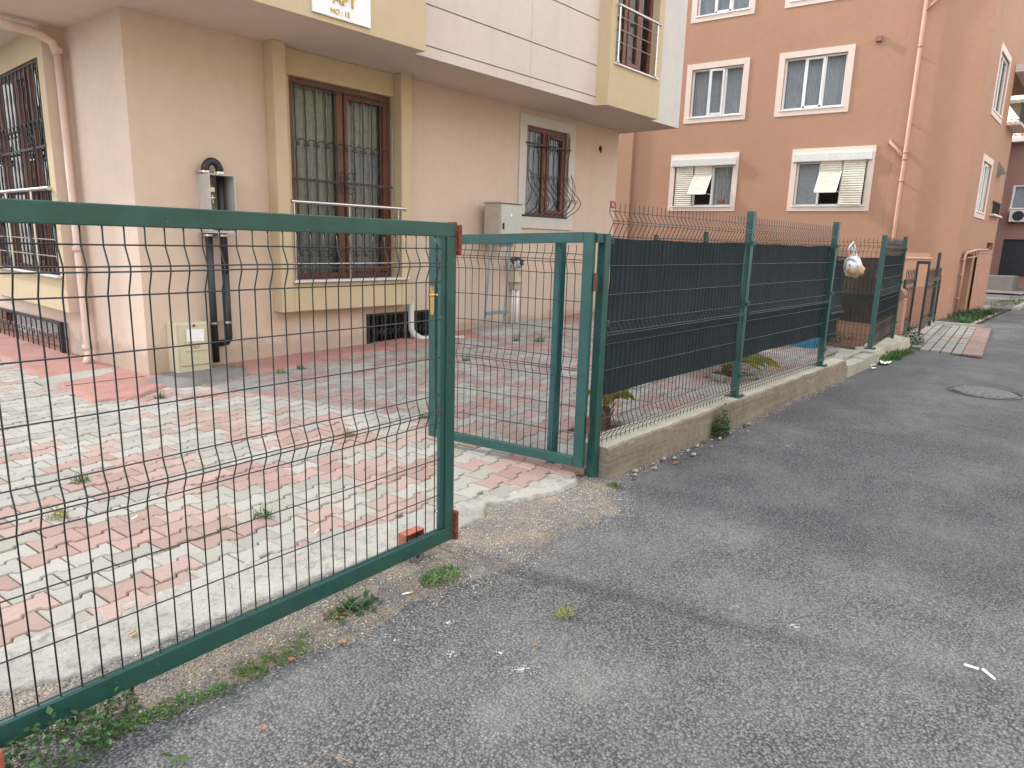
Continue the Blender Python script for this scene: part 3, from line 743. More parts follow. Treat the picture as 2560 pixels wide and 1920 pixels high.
mb.wall(FU, 8.25, 8.27, 3.91, H, w=-7.004)
mb.wall(FU, 2.1, 6.03, 5.2, H, [(3.0, 5.2, 6.6, 8.2)], w=-7.3, depth=.2)
for y0 in (7.3,): mb.add([(2.1, y0, 5.2), (2.1, 14, 5.2), (2.1, 14, H), (2.1, y0, H)], [(0, 1, 2, 3)])
mb.add([(6.03, 7.0, 5.2), (6.03, 7.3, 5.2), (6.03, 7.3, H), (6.03, 7.0, H)], [(0, 1, 2, 3)])
mb.build('upper_wall', 'white_r', bb)
FY = Fr((0, 6.78, 0), (1, 0, 0), (0, -1, 0))
mb = MB(); mb.wall(FY, 9.98, 11.63, 3.91, H, [(10.14, 11.46, 4.585, 6.6)], depth=.24)
mb.add([(9.945, 7.0, 3.91), (9.98, 6.78, 3.91), (9.98, 6.78, H), (9.945, 7.0, H)], [(0, 1, 2, 3)]); mb.add([(11.63, 6.78, 3.91), (11.63, 6.93, 3.91), (11.63, 6.93, H), (11.63, 6.78, H)], [(0, 1, 2, 3)])
mb.build('upper_bay', 'yellow', bb)
mb = MB(); mb.wall(FU, 11.63, 12.7, 3.91, H, w=-6.93); mb.add([(12.7, 6.93, 3.91), (12.7, 14, 3.91), (12.7, 14, H), (12.7, 6.93, H)], [(0, 1, 2, 3)])
mb.add([(12.7, 14, 3.91), (2.1, 14, 3.91), (2.1, 14, H), (12.7, 14, H)], [(0, 1, 2, 3)]); mb.build('upper_wall', 'grey_r', bb)
mb = MB(); mb.box(WF, 1.8, 13.0, 6.4, 14.3, H, H + .25); mb.build('roof', 'white_r', bb)
mb = MB(); mb.box(FY, 10.10, 11.52, -.24, .035, 4.56, 4.585); mb.build('sill', 'marble', bb)
brown_window(FY, 10.14, 11.46, 4.585, 6.6, -.16, [10.62, 11.08], 'curtb')
railing(FY, 10.10, 11.42, .04, 5.45, (4.90, 5.09, 5.28), 4.585, (10.16, 11.37))
# downpipes
mb = MB(); mb.tube([(2.29, 9.42, 3.80), (2.45, 9.45, 3.80), (2.66, 9.47, 3.79), (2.80, 9.47, 3.73), (2.845, 9.47, 3.60)], .055, 12)
mb.tube([(2.845, 9.47, 3.62), (2.85, 9.46, .22), (2.845, 9.44, .14), (2.81, 9.40, .075), (2.78, 9.36, .05)], .044, 12)
for z in (3.62, 1.40, .2): mb.tube([(2.846, 9.47, z), (2.846, 9.47, z + .06)], .057, 12)
mb.build('downpipe', 'pinkpipe', bb, smooth=True)
mb = MB(); mb.tube([(6.83, 8.03, .70), (6.84, 8.03, .30), (6.87, 8.0, .22), (6.96, 7.93, .15), (7.30, 7.78, .13), (7.62, 7.68, .14)], .045, 12, rs=[.045, .045, .052, .05, .045, .045]); mb.build('downpipe', 'whpipe', bb, smooth=True)
mb = MB(); mb.tube([FB.p(11.76, -.01, 3.5), FB.p(11.76, .012, 3.5)], .05, 12); mb.tube([FB.p(11.76, .0, 3.5), FB.p(11.765, .02, 3.42)], .012, 6); mb.build('vent_hole', 'rub', bb)

# name board
sg = thing('name_board', 'white name board with gold lettering on the ochre balcony front', 'sign', (4.8, 6.79, 4.3))
mb = MB(); mb.box(FU, 4.44, 5.19, -6.798, -6.775, 3.97, 4.75); mb.build('board', 'signw', sg, bevel=.003)
def text(body, size, loc, mat, parent, ext=.006, rot=(math.pi / 2, 0, 0), name='lettering', spacing=1.0):
    cu = bpy.data.curves.new('t', 'FONT'); cu.body = body; cu.size = size; cu.extrude = ext; cu.align_x = 'CENTER'; cu.space_character = spacing
    ob = bpy.data.objects.new('t', cu); COL.objects.link(ob); dg = bpy.context.evaluated_depsgraph_get()
    me = bpy.data.meshes.new_from_object(ob.evaluated_get(dg)); bpy.data.objects.remove(ob)
    me.materials.clear(); me.materials.append(M[mat]); me.name = name
    o = bpy.data.objects.new(name, me); COL.objects.link(o); o.parent = parent; o.location = Vector(loc) - Vector(ABS[parent.name]); o.rotation_euler = rot
    return o
text('APT', .17, (4.84, 6.770, 4.115), 'gold', sg, .010); text('NO : 15', .075, (4.78, 6.772, 4.010), 'gold', sg, .004)
np_ = thing('number_plate', 'small red plate at the right corner of the beige building', 'plate', (12.3, 8.09, 2.46))
mb = MB(); mb.box(FB, 12.22, 12.37, .001, .014, 2.39, 2.53); mb.build('plate', 'redplate', np_); text('13', .09, (12.295, 8.083, 2.43), 'signw', np_, .002)

# ================================================================== ORANGE BUILDING
ob_ = thing('apartment_building', 'terracotta orange apartment building with pale framed white windows beyond the fence', 'building', (20.8, 3.2, 0))
FO = Fr((20.8, 3.2, 0), (-.101, .995, 0), (-.995, -.101, 0))
W1 = [(5.90, 7.45, 5.47, 6.83), (3.15, 4.76, 5.47, 6.83), (5.95, 7.77, 2.87, 4.05), (2.33, 4.15, 2.87, 4.05)]
W2 = [(5.90, 7.45, 8.30, 9.70), (3.15, 4.76, 8.30, 9.70)]
HO = 12.4
mb = MB(); mb.wall(FO, 0, 13, -.3, HO, W1 + W2, depth=.16)
end = FO.p(0, 0, 0)
FO2 = Fr((20.8, 3.2, 0), (1, 0, 0), (0, -1, 0))
SW = [(1.68, 3.28, 5.40, 6.82), (1.62, 3.08, 2.80, 4.10)]
mb.wall(FO2, 0, 4.65, -.3, HO, SW + [(.7, 2.5, -.05, 1.66)], depth=.20)
q = FO.p(13, 0, 0); mb.add([(25.45, 3.2, 5.4), (25.45, 12, 5.4), (25.45, 12, HO), (25.45, 3.2, HO)], [(0, 1, 2, 3)])
mb.add([(q.x, q.y, -.3), (q.x + 8, q.y, -.3), (q.x + 8, q.y, HO), (q.x, q.y, HO)], [(0, 1, 2, 3)])
mb.add([(20.8, 3.2, HO), (25.45, 3.2, HO), (25.45, 16, HO), (q.x, q.y, HO)], [(0, 1, 2, 3)])
mb.wall(FO2, 4.65, 6.3, -.3, 5.38, [(4.75, 6.1, 1.80, 2.02)], depth=.2); mb.add([(27.1, 3.2, -.3), (27.1, 12, -.3), (27.1, 12, 5.38), (27.1, 3.2, 5.38)], [(0, 1, 2, 3)])
mb.add([(25.45, 3.2, 5.38), (27.1, 3.2, 5.38), (27.1, 12, 5.38), (25.45, 12, 5.38)], [(0, 1, 2, 3)])
mb.build('wall', 'orange', ob_)
mb = MB(); mb.box(FO, 9.22, 13, .002, .12, -.3, HO); mb.build('projecting_bay', 'orange', ob_)
mb = MB(); mb.box(FO, .0, 1.78, .001, .022, -.3, HO - .01); mb.build('pilaster', 'orange', ob_, bevel=.008)
mb = MB(); mb.box(WF, 20.0, 26.0, 2.6, 18, HO, HO + .3); mb.build('roof', 'trim', ob_)
def surround(fr, h, t=.16):
    a, b, c, d = h; mb = MB()
    mb.box(fr, a - t, a, .002, .022, c - t, d + t); mb.box(fr, b, b + t, .002, .022, c - t, d + t)
    mb.box(fr, a + .001, b - .001, .002, .022, d, d + t); mb.box(fr, a + .001, b - .001, .002, .022, c - t, c); mb.build('window_surround', 'trim', ob_)
def white_window(fr, h, sashes=3, mid_open=0, w=-.09, par=None, cm='curtb', order=None):
    a, b, c, d = h; mb = MB(); t = .05; par = par or ob_
    frame(mb, fr, a, b, c, d, w - .05, w + .02, t)
    us = [a + t + (b - a - 2 * t) * k / sashes for k in range(sashes + 1)]
    for k in range(1, sashes): mb.box(fr, us[k] - .028, us[k] + .028, w - .045, w + .018, c + t, d - t)
    mb.box(fr, a - .03, b + .03, w + .021, .045, c - .03, c + .004)
    win = mb.build('window', 'pvc', par, bevel=.004)
    for k in range(sashes):
        u0, u1 = us[k] + (.03 if k else 0), us[k + 1] - (.03 if k < sashes - 1 else 0)
        if sashes == 3 and k == 1:
            m2 = MB()
            if mid_open:
                fr2 = Fr(fr.p(u0, w + .04, 0), (fr.U * math.cos(.12) + fr.N * math.sin(.12)), (fr.N * math.cos(.12) - fr.U * math.sin(.12)))
                frame(m2, fr2, 0, u1 - u0, c + .04, d - .04, -.02, .03, .055); s_ = m2.build('sash', 'pvc', win, bevel=.004); pane(win, fr2, .05, u1 - u0 - .05, c + .09, d - .09, 0)
                continue
            frame(m2, fr, u0 - .02, u1 + .02, c + .03, d - .03, w + .022, w + .05, .055); m2.build('sash', 'pvc', win, bevel=.004)
            m2 = MB(); m2.box(fr, u0 - .015, u0 + .03, w + .051, w + .065, c + .03, c + .075); m2.box(fr, u1 - .03, u1 + .015, w + .051, w + .065, c + .03, c + .075); m2.build('hinge', 'rub', win)
            u0 += .03; u1 -= .03
        pane(win, fr, u0, u1, c + t, d - t, w - .01)
    curtain(win, fr, a + .02, b - .02, c + .01, d - .02, w - .14, cm, .02, .06)
    room(par, fr, a, b, c, d, w - .26, .7); return win
for k, h in enumerate(W1[:2] + W2): surround(FO, h); white_window(FO, h, 3, 1 if k == 0 else 0)
def shutter_window(h, mode):
    a, b, c, d = h; w = -.10; mb = MB(); t = .045; frame(mb, FO, a, b, c, d, w - .05, w + .02, t)
    us = [a + t + (b - a - 2 * t) * k / 3 for k in range(4)]
    for k in (1, 2): mb.box(FO, us[k] - .025, us[k] + .025, w - .045, w + .06, c + t, d - t)
    mb.box(FO, a - .04, b + .04, w + .021, .05, c - .03, c + .0)
    win = mb.build('window', 'pvc_w', ob_, bevel=.003)
    for k in range(3): pane(win, FO, us[k] + .02, us[k + 1] - .02, c + t, d - t, w - .02)
    # box of the roller shutter, ribbed
    mb = MB(); n = 44; z0, z1 = d + .0, d + .21
    mb.box(FO, a - .09, b + .09, .0, .12, z0, z1)
    for k in range(n):
        u = a - .085 + (b - a + .17) * (k + .25) / n; mb.box(FO, u, u + (b - a) / n * .55, .121, .134, z0 + .008, z1 - .008)
    mb.build('shutter_box', 'pvc_w', win)
    # slatted shutters: u grows to the left seen from the street
    def slats(u0, u1, fn, m_='blind'):
        mb = MB(); n = 19; H_ = d - c
        for k in range(n):
            z1 = d - H_ * k / n; z0 = d - H_ * (k + .9) / n; p0 = fn(z0); p1 = fn(z1)
            zz0, w0 = p0; zz1, w1 = p1
            vs = [FO.p(u0, w0 - .004, zz0), FO.p(u1, w0 - .004, zz0), FO.p(u1, (w0 + w1) / 2 + .01, (zz0 + zz1) / 2), FO.p(u0, (w0 + w1) / 2 + .01, (zz0 + zz1) / 2), FO.p(u1, w1 - .004, zz1), FO.p(u0, w1 - .004, zz1)]
            mb.add(vs, [(0, 1, 2, 3), (3, 2, 4, 5)])
        return mb.build('shutter', m_, win)
    flat = lambda z: (z, .0)
    def tilt(z):
        f = .22; zt = d - (d - c) * f
        if z > zt: return (z, .0)
        l = (zt - z) * .80; return (zt - l * .80, l * .60)
    if mode == 0:
        slats(us[2] + .03, us[3], flat); slats(us[1] + .02, us[2] - .02, tilt); curtain(win, FO, us[0], us[1], c, d, w - .12, 'curt')
        mb = MB(); mb.tube([FO.p(us[0] + .28, w - .06, c + .05), FO.p(us[0] + .28, w - .06, c + .19)], .07, 10, rs=[.055, .08]); mb.build('flower_pot', 'shard', win)
        bu = (us[1] + .02, us[2] - .02)
    else:
        slats(us[0], us[1] - .03, lambda z: (z, .03 + .10 * (d - z) / (d - c))); slats(us[1] + .02, us[2] - .02, tilt)
        bu = (us[1] + .02, us[2] - .02); curtain(win, FO, us[2], us[3], c, d, w - .10, 'curtb', .006, .5)
    mb = MB(); zt = d - (d - c) * .22; l = (zt - c) * .80; zb, wb = zt - l * .80, l * .60
    for u in bu: mb.bar(FO.p(u, .0, zt), FO.p(u, wb, zb), .03, .02)
    mb.bar(FO.p(bu[0], wb, zb), FO.p(bu[1], wb, zb), .03, .03); mb.bar(FO.p(bu[0] - .02, wb * .8, zb + .02), FO.p(bu[0] - .06, -.05, zb - .02), .012, .012)
    mb.build('shutter_frame', 'pvc', win)
    room(ob_, FO, a, b, c, d, w - .2, .7)
for k, h in enumerate(W1[2:]): surround(FO, (h[0], h[1], h[2], h[3] + .21), .15); shutter_window(h, k)
for k, h in enumerate(SW):
    surround(FO2, h); white_window(FO2, h, 3 if k else 2, w=-.055)
mb = MB(); mb.box(FO, 2.37, 2.51, .002, .12, 6.97, 7.10); mb.build('vent_box', 'orange_d', ob_)
mb = MB(); P0 = 1.47
mb.tube([FO.p(P0, .15, HO), FO.p(P0, .15, 1.0), FO.p(P0, .15, -.1)], .05, 10)
mb.tube([FO.p(P0, .15, 4.0), FO.p(1.66, .12, 4.25), FO.p(1.86, .08, 4.46), FO.p(1.86, -.01, 4.5)], .04, 8)
mb.tube([FO.p(P0, .15, 7.50), FO.p(1.25, .15, 7.72), FO.p(.75, .12, 8.3), FO.p(.75, .0, 8.4)], .04, 8)
for z in (6.68, 4.15, 3.98, 3.44, 1.9, 9): mb.tube([FO.p(P0, .15, z), FO.p(P0, .15, z + .06)], .058, 10)
for z in (6.5, 4.9, 3.44, 8.2): mb.box(FO, P0 - .02, P0 + .02, .02, .1, z - .01, z + .02)
mb.build('downpipe', 'orpipe', ob_, smooth=True)
# garage opening, pipes beside it and the open corrugated door
mb = MB(); mb.box(FO2, .72, 2.48, -.5, -.19, -.2, 1.65); mb.build('garage_interior', 'garint', ob_)
mb = MB(); mb.tube([(21.45, 3.12, -.1), (21.42, 3.12, 1.62), (21.5, 3.10, 1.70), (23.2, 3.12, 1.78), (25.3, 3.12, 1.80)], .035, 8); mb.tube([(23.25, 3.12, 1.78), (23.24, 3.12, 1.64), (23.15, 3.10, 1.60), (21.8, 3.12, 1.56)], .02, 6)
for z in (.5, 1.1, 1.5): mb.box(FO2, .55, .72, .02, .1, z, z + .03)
mb.build('wall_pipe', 'orpipe', ob_, smooth=True)
mb = MB(); n = 60; vs = []
for i in range(n + 1):
    u = 2.85 + 2.28 * i / n; w = .06 + .03 * math.sin(i * .9)
    for z in (.02, 1.70): vs.append(FO2.p(u, w, z))
mb.add(vs, [(2 * i, 2 * i + 2, 2 * i + 3, 2 * i + 1) for i in range(n)]); mb.box(FO2, 2.83, 5.15, .02, .09, 1.70, 1.745); mb.build('corrugated_door', 'garsheet', ob_)
mb = MB()
for k in range(9): mb.box(FO2, 4.35 + k * .18, 4.37 + k * .18, .03, .05, 2.86, 3.22)
mb.box(FO2, 4.3, 5.9, .03, .05, 3.2, 3.23); mb.build('basement_grille', 'iron', ob_)
mb = MB(); mb.box(FO2, 4.25, 6.0, .0, .12, 2.80, 2.85); mb.build('sill', 'trim', ob_)
mb = MB(); mb.box(FO2, 4.65, 6.5, -.9, .35, 5.39, 5.46); mb.build('balcony_slab', 'trim', ob_)
mb = MB()
for k in range(15): mb.box(FO2, 4.72 + k * .12, 4.745 + k * .12, .28, .30, 5.46, 5.98)
mb.box(FO2, 4.68, 6.46, .27, .31, 5.97, 6.01); mb.build('balcony_railing', 'iron', ob_)
mb = MB(); mb.add([FO2.p(4.3, .0, 4.36), FO2.p(5.3, .0, 4.05), FO2.p(4.3, .0, 3.92), FO2.p(4.5, .22, 4.0)], [(0, 1, 3), (1, 2, 3), (2, 0, 3)]); mb.build('bracket', 'patchc', ob_)
mb = MB(); mb.box(WF, 25.3, 30, 1.6, 3.19, 6.82, 7.02); mb.build('balcony_slab', 'grey_r', ob_); mb = MB(); mb.box(WF, 25.46, 30, 3.25, 8, 7.0, HO - .01); mb.build('rear_wall', 'orange', ob_)
mb = MB(); mb.tube([(25.3, 2.75, 7.10), (30, 2.0, 7.10)], .05, 8); mb.tube([(25.3, 2.75, 7.95), (30, 2.0, 7.95)], .05, 8); mb.build('awning_rail', 'orange_d', ob_)

# ------------------------------------------------------------------ far end of the street
XF = Fr((42, 0, 0), (0, 1, 0), (-1, 0, 0))
fb = thing('house', 'shaded terracotta house with dark garage door closing the street', 'house', (42, 4, 0))
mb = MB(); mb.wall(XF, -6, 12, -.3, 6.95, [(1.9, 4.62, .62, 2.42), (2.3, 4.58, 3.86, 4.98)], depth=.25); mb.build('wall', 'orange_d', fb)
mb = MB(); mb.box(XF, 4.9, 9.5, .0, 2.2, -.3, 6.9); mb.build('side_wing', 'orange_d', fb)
mb = MB(); mb.box(XF, 1.9, 4.62, -.24, -.16, .62, 2.42)
for k in range(9): mb.box(XF, 1.9, 4.62, -.16, -.15, .68 + k * .19, .83 + k * .19)
mb.build('garage_door', 'gardark', fb)
h = (2.3, 4.58, 3.86, 4.98); mb = MB(); frame(mb, XF, *h, -.1, -.02, .06)
for u in (3.1, 3.85): mb.box(XF, u - .03, u + .03, -.1, -.02, 3.9, 4.94)
w_ = mb.build('window', 'pvc', fb); pane(w_, XF, 2.36, 4.52, 3.9, 4.94, -.06); curtain(w_, XF, 2.3, 4.58, 3.86, 4.98, -.18, 'curtb'); room(fb, XF, *h, -.3, .6)
mb = MB(); mb.box(XF, -6, 9.6, .0, .55, 6.95, 7.12); mb.build('eaves', 'grey_r', fb)
mb = MB()
for r_ in range(7):
    for c_ in range(60):
        u0 = -5.5 + c_ * .25; x = 41.5 + r_ * .34; z = 7.14 + r_ * .17
        vs = [Vector((x + dx, u0 + .24 * t / 4, z + dz + .05 * math.sin(math.pi * t / 4))) for dx, dz in ((0, .04), (.38, .17)) for t in range(5)]
        mb.add(vs, [(t, t + 1, t + 6, t + 5) for t in range(4)])
mb.build('tiled_roof', 'tile', fb)
mb = MB(); mb.tube([XF.p(4.5, .05, 4.9), XF.p(4.48, .07, 4.5), XF.p(4.55, .06, 4.1), XF.p(4.62, .05, 3.7)], .015, 6); mb.build('cable', 'pvc', fb)
ac = thing('air_conditioner', 'white outdoor air conditioning unit under the far window', 'air conditioner', (41.8, 4.2, 3.3))
mb = MB(); mb.box(XF, 3.55, 4.52, .02, .36, 3.24, 3.80); mb.build('casing', 'ac', ac, bevel=.02)
mb = MB(); mb.tube([XF.p(4.16, .36, 3.52), XF.p(4.16, .372, 3.52)], .235, 24); mb.build('fan_grille', 'gardark', ac)
mb = MB(); mb.box(XF, 3.7, 3.74, .0, .4, 3.15, 3.24); mb.box(XF, 4.34, 4.38, .0, .4, 3.15, 3.24); mb.build('bracket', 'iron', ac)
rp = MB(); rp.box(XF, 3.62, 4.85, 1.2, 3.2, -.1, .70); tag(rp.build('concrete_block', 'patchc', bevel=.02), 'mossy concrete ramp block in front of the far garage door', 'ramp')
yh = thing('house', 'yellow house with overhanging roof seen above the far red tiles', 'house', (52, 5, 0))
XY = Fr((52, 0, 0), (0, 1, 0), (-1, 0, 0)); mb = MB(); mb.wall(XY, -4, 5.75, 0, 10.3, [(3.9, 4.5, 7.9, 9.3), (5.0, 5.4, 8.0, 9.2)], depth=.1); mb.add([(52, 5.75, 0), (60, 5.75, 0), (60, 5.75, 10.3), (52, 5.75, 10.3)], [(3, 2, 1, 0)]); mb.build('wall', 'cream', yh)
mb = MB(); mb.prism([(50.9, -5), (60, -5), (60, 6.5), (50.9, 6.5)], 10.3, 10.5); mb.build('roof', 'woodw', yh)
mb = MB(); mb.box(XY, 3.9, 4.5, -.1, -.05, 7.9, 9.3); mb.box(XY, 5.0, 5.4, -.1, -.05, 8.0, 9.2); mb.build('window', 'pvc', yh)
wr = MB(); wr.tube([(33, 3.4, 6.9), (40, 3.3, 7.35), (48, 2.0, 8.6)], .02, 5); wr.tube([(30, 3.4, 6.6), (38, 3.1, 6.75), (48, 1.6, 6.6)], .02, 5)
tag(wr.build('overhead_cable', 'rub'), 'thin dark cable crossing the patch of sky', 'cable')
# unseen house added behind the courtyard to darken the reflection in the side window
FK = Fr((0, 27, 0), (1, 0, 0), (0, -1, 0)); bk = thing('house', 'plain grey house added out of view behind the yard to darken the left window reflection', 'house', (-5, 27, 0))
hk = [(u, u + 1.4, z, z + 1.3) for u in (-15, -11, -7, -3) for z in (1.2, 4.2)]
mb = MB(); mb.wall(FK, -18, .5, -.3, 7.5, hk, depth=.15); mb.wall(Fr((.5, 27, 0), (0, 1, 0), (1, 0, 0)), 0, 8, -.3, 7.5); mb.build('wall', 'grey_r', bk)
mb = MB()
for h in hk: mb.box(FK, h[0], h[1], -.16, -.12, h[2], h[3])
mb.build('window_panes', 'curtd', bk)
# apartment block across the street, mirrored in the window panes
FX = Fr((0, -10, 0), (-1, 0, 0), (0, 1, 0))
opp = thing('apartment_building', 'plain cream apartment block across the street mirrored in the window panes', 'building', (10, -10, 0))
hs = [(-u - 1.5, -u, z, z + 1.3) for u in (-6, -1, 4, 9, 14, 19, 24) for z in (1.2, 4.1, 7.0)]
mb = MB(); mb.wall(FX, -28, 14, -.3, 9.5, hs, depth=.15); mb.build('wall', 'cream', opp)
mb = MB()
for h in hs: frame(mb, FX, *h, -.1, -.03, .07); mb.box(FX, (h[0] + h[1]) / 2 - .03, (h[0] + h[1]) / 2 + .03, -.1, -.03, h[2], h[3])
mb.build('window_frames', 'pvc', opp); mb = MB()
for h in hs: mb.box(FX, h[0], h[1], -.16, -.12, h[2], h[3])
mb.build('window_panes', 'curtb', opp)

# ================================================================== GATES
def gate_wire(rows, folds, top, bot, amp, r=.0029):
    """one bent vertical wire, local frame: x along gate, -y towards the street"""
    pts = [(top, 0)]
    for zc, up_, dn in folds: pts += [(zc + up_, 0), (zc + .012, amp), (zc - .012, amp), (zc - dn, 0)]
    pts.append((bot, 0)); mb = MB(); mb.tube([Vector((0, -w, z)) for z, w in pts], r, 5)
    me = bpy.data.meshes.new('vertical_wire'); me.from_pydata([tuple(v) for v in mb.v], [], mb.f); me.materials.append(M['green2'])
    for p in me.polygons: p.use_smooth = True
    return me
def horiz_wire(L, r=.0029):
    mb = MB(); n = 12; mb.tube([Vector((L * k / n, 0, .0012 * math.sin(k * 1.7))) for k in range(n + 1)], r, 5)
    me = bpy.data.meshes.new('horizontal_wire'); me.from_pydata([tuple(v) for v in mb.v], [], mb.f); me.materials.append(M['green2']); return me
# --- large gate
a1 = math.radians(3.08); D1 = Vector((math.cos(a1), math.sin(a1), 0)); PG = Vector((2.387, 2.541, 0))
G1 = thing('sliding_gate', 'large green metal gate with bent wire mesh, nearest the camera', 'gate', tuple(PG))
F1 = Fr(PG, D1, (D1.y, -D1.x, 0)); L0 = -3.2
mb = MB(); mb.box(F1, L0, .06, -.02, .02, 1.688, 1.757); mb.build('top_rail', 'green', G1, bevel=.004)
mb = MB(); mb.box(F1, L0, .06, -.02, .02, .066, .146); mb.build('bottom_rail', 'green', G1, bevel=.004)
mb = MB(); mb.box(F1, -.008, .0595, -.0195, .0195, .147, 1.687); mb.box(F1, -.042, -.0085, -.012, .012, .15, 1.685); mb.build('end_post', 'green', G1, bevel=.003)
mb = MB(); mb.box(F1, L0, L0 + .06, -.0195, .0195, .147, 1.687); mb.build('end_post', 'green', G1, bevel=.003)
wv = gate_wire(None, [(1.553, .07, .078), (.81, .075, .07)], 1.69, .146, .026)
wh = horiz_wire(-L0 - .04)
rot1 = (0, 0, a1)
k = 0; s = -.07
while s > L0 + .08:
    inst('vertical_wire', wv, G1, D1 * s, rot1); s -= .0655
ny = F1.N
for z, w in ((1.63, .003), (1.562, .029), (1.545, .029), (1.467, .003), (1.28, .003), (1.085, .003), (.889, .003), (.818, .029), (.802, .029), (.742, .003), (.543, .003), (.343, .003), (.152, .003)):
    inst('horizontal_wire', wh, G1, D1 * L0 + ny * w + Z * z, rot1)
mb = MB()
def ragged(fr, u0, u1, w0, w1, z0, z1, n=14, amp=.008):
    vs = []
    for i in range(n + 1):
        z = z0 + (z1 - z0) * i / n; e = amp * (R() - .3)
        for (u, w) in ((u0 + e, w0), (u1 - amp * .25 * R(), w0), (u1 - amp * .25 * R(), w1), (u0 + e, w1)): vs.append(fr.p(u, w, z))
    fs = [(0, 3, 2, 1), (n * 4, n * 4 + 1, n * 4 + 2, n * 4 + 3)]
    for i in range(n):
        for j in range(4): fs.append((i * 4 + j, i * 4 + (j + 1) % 4, i * 4 + 4 + (j + 1) % 4, i * 4 + 4 + j))
    mb.add(vs, fs)
ragged(F1, .0600, .084, -.034, .034, 1.598, 1.748); ragged(F1, .05, .0602, -.03, .0215, 1.60, 1.76, amp=.016); mb.build('hook_plate', 'rust', G1)
mb = MB(); ragged(F1, .0600, .084, -.034, .034, .062, .225); ragged(F1, .05, .0602, -.03, .0215, .06, .235, amp=.012); mb.build('hook_plate', 'rust', G1)
mb = MB(); FB1 = Fr(F1.p(-.165, -.04, 0), D1, F1.N)
mb.box(FB1, -.075, .06, -.055, .0, .158, .164); mb.box(FB1, -.067, .052, -.055, -.049, .06, .157); mb.box(FB1, -.075, -.068, -.055, .0, .06, .158); mb.box(FB1, .053, .06, -.055, .0, .06, .158)
mb.build('wheel_bracket', 'redp', G1)
wheel = MB()
pts = []
for r_, w in ((.012, -.012), (.032, -.013), (.042, -.014), (.045, -.008), (.037, 0), (.045, .008), (.042, .014), (.032, .013), (.012, .012)): pts.append((r_, w))
n = 24; vs = []
for j in range(n):
    a = 2 * math.pi * j / n
    for r_, w in pts: vs.append(F1.p(-.19 + r_ * math.cos(a), -.012 + w, .048 + r_ * math.sin(a)))
m_ = len(pts); wheel.add(vs, [(j * m_ + i, ((j + 1) % n) * m_ + i, ((j + 1) % n) * m_ + i + 1, j * m_ + i + 1) for j in range(n) for i in range(m_ - 1)])
wheel.build('wheel', 'silver', G1, smooth=True)
mb = MB(); mb.tube([F1.p(.0, -.025, .02), F1.p(.0, -.025, .16)], .006, 8); mb.tube([F1.p(.0, -.025, .052), F1.p(.0, -.025, .066)], .014, 8); mb.tube([F1.p(.0, -.025, .0), F1.p(.0, -.025, .066)], .005, 6); mb.build('drop_bolt', 'steel', G1)
mb = MB(); mb.tube([F1.p(-.055 + .009 * math.cos(t), 0, .26 + .009 * math.sin(t)) for t in [i * .5236 for i in range(13)]], .0022, 5); mb.build('ring', 'steel', G1)
# --- small gate
a2 = math.radians(100); D2 = Vector((math.cos(a2), math.sin(a2), 0)); PH = Vector((3.865, 2.665, 0))
G2 = thing('pedestrian_gate', 'small green mesh gate standing open with brass handle', 'gate', tuple(PH)); F2 = Fr(PH, D2, (-D2.y, D2.x, 0))
LG = 1.385
mb = MB(); mb.box(F2, .0, .078, -.02, .02, .105, 1.748); mb.build('hinge_stile', 'green', G2, bevel=.004)
mb = MB(); mb.box(F2, LG - .07, LG, -.02, .02, .105, 1.70); mb.build('lock_stile', 'green', G2, bevel=.004)
mb = MB(); vs = []
for u, z in ((.0785, 1.678), (LG - .0, 1.628), (LG - .0, 1.70), (.0785, 1.748)):
    for w in (-.0195, .0195): vs.append(F2.p(u, w, z))
mb.add(vs, [(0, 2, 4, 6), (7, 5, 3, 1), (0, 1, 3, 2), (2, 3, 5, 4), (4, 5, 7, 6), (6, 7, 1, 0)]); mb.build('top_rail', 'green', G2, bevel=.003)
mb = MB(); mb.box(F2, .0785, LG - .071, -.0195, .0195, .105, .175); mb.build('bottom_rail', 'green', G2, bevel=.004)
wv2 = gate_wire(None, [(1.553, .07, .078), (.81, .075, .07)], 1.66, .172, -.026)
wh2 = horiz_wire(LG - .14); rot2 = (0, 0, a2 + math.pi)
s = .135
n = 0
me2 = wv2
while s < LG - .1:
    # folds bow out on the street side
    o = inst('vertical_wire', me2, G2, D2 * s, (0, 0, a2)); s += .061
for z, w in ((1.60, .003), (1.562, -.029), (1.545, -.029), (1.467, .003), (1.28, .003), (1.085, .003), (.889, .003), (.818, -.029), (.802, -.029), (.742, .003), (.543, .003), (.343, .003)):
    inst('horizontal_wire', wh2, G2, D2 * .075 + F2.N * abs(w) + Z * z, (0, 0, a2))
mb = MB()
for w in (.021,): 
    mb.box(F2, LG - .058, LG - .020, w, w + .004, 1.115, 1.275)
    mb.tube([F2.p(LG - .039, w + .002, 1.275), F2.p(LG - .039, w + .004, 1.275)], .02, 14); 
    mb.tube([F2.p(LG - .039, w, 1.30), F2.p(LG - .039, w + .006, 1.30)], .021, 16); mb.tube([F2.p(LG - .039, w, 1.108), F2.p(LG - .039, w + .006, 1.108)], .018, 16); mb.tube([F2.p(LG - .039, w + .004, 1.285), F2.p(LG - .039, w + .006, 1.32)], .009, 8)
mb.build('lock_plate', 'brass', G2, bevel=.0015)
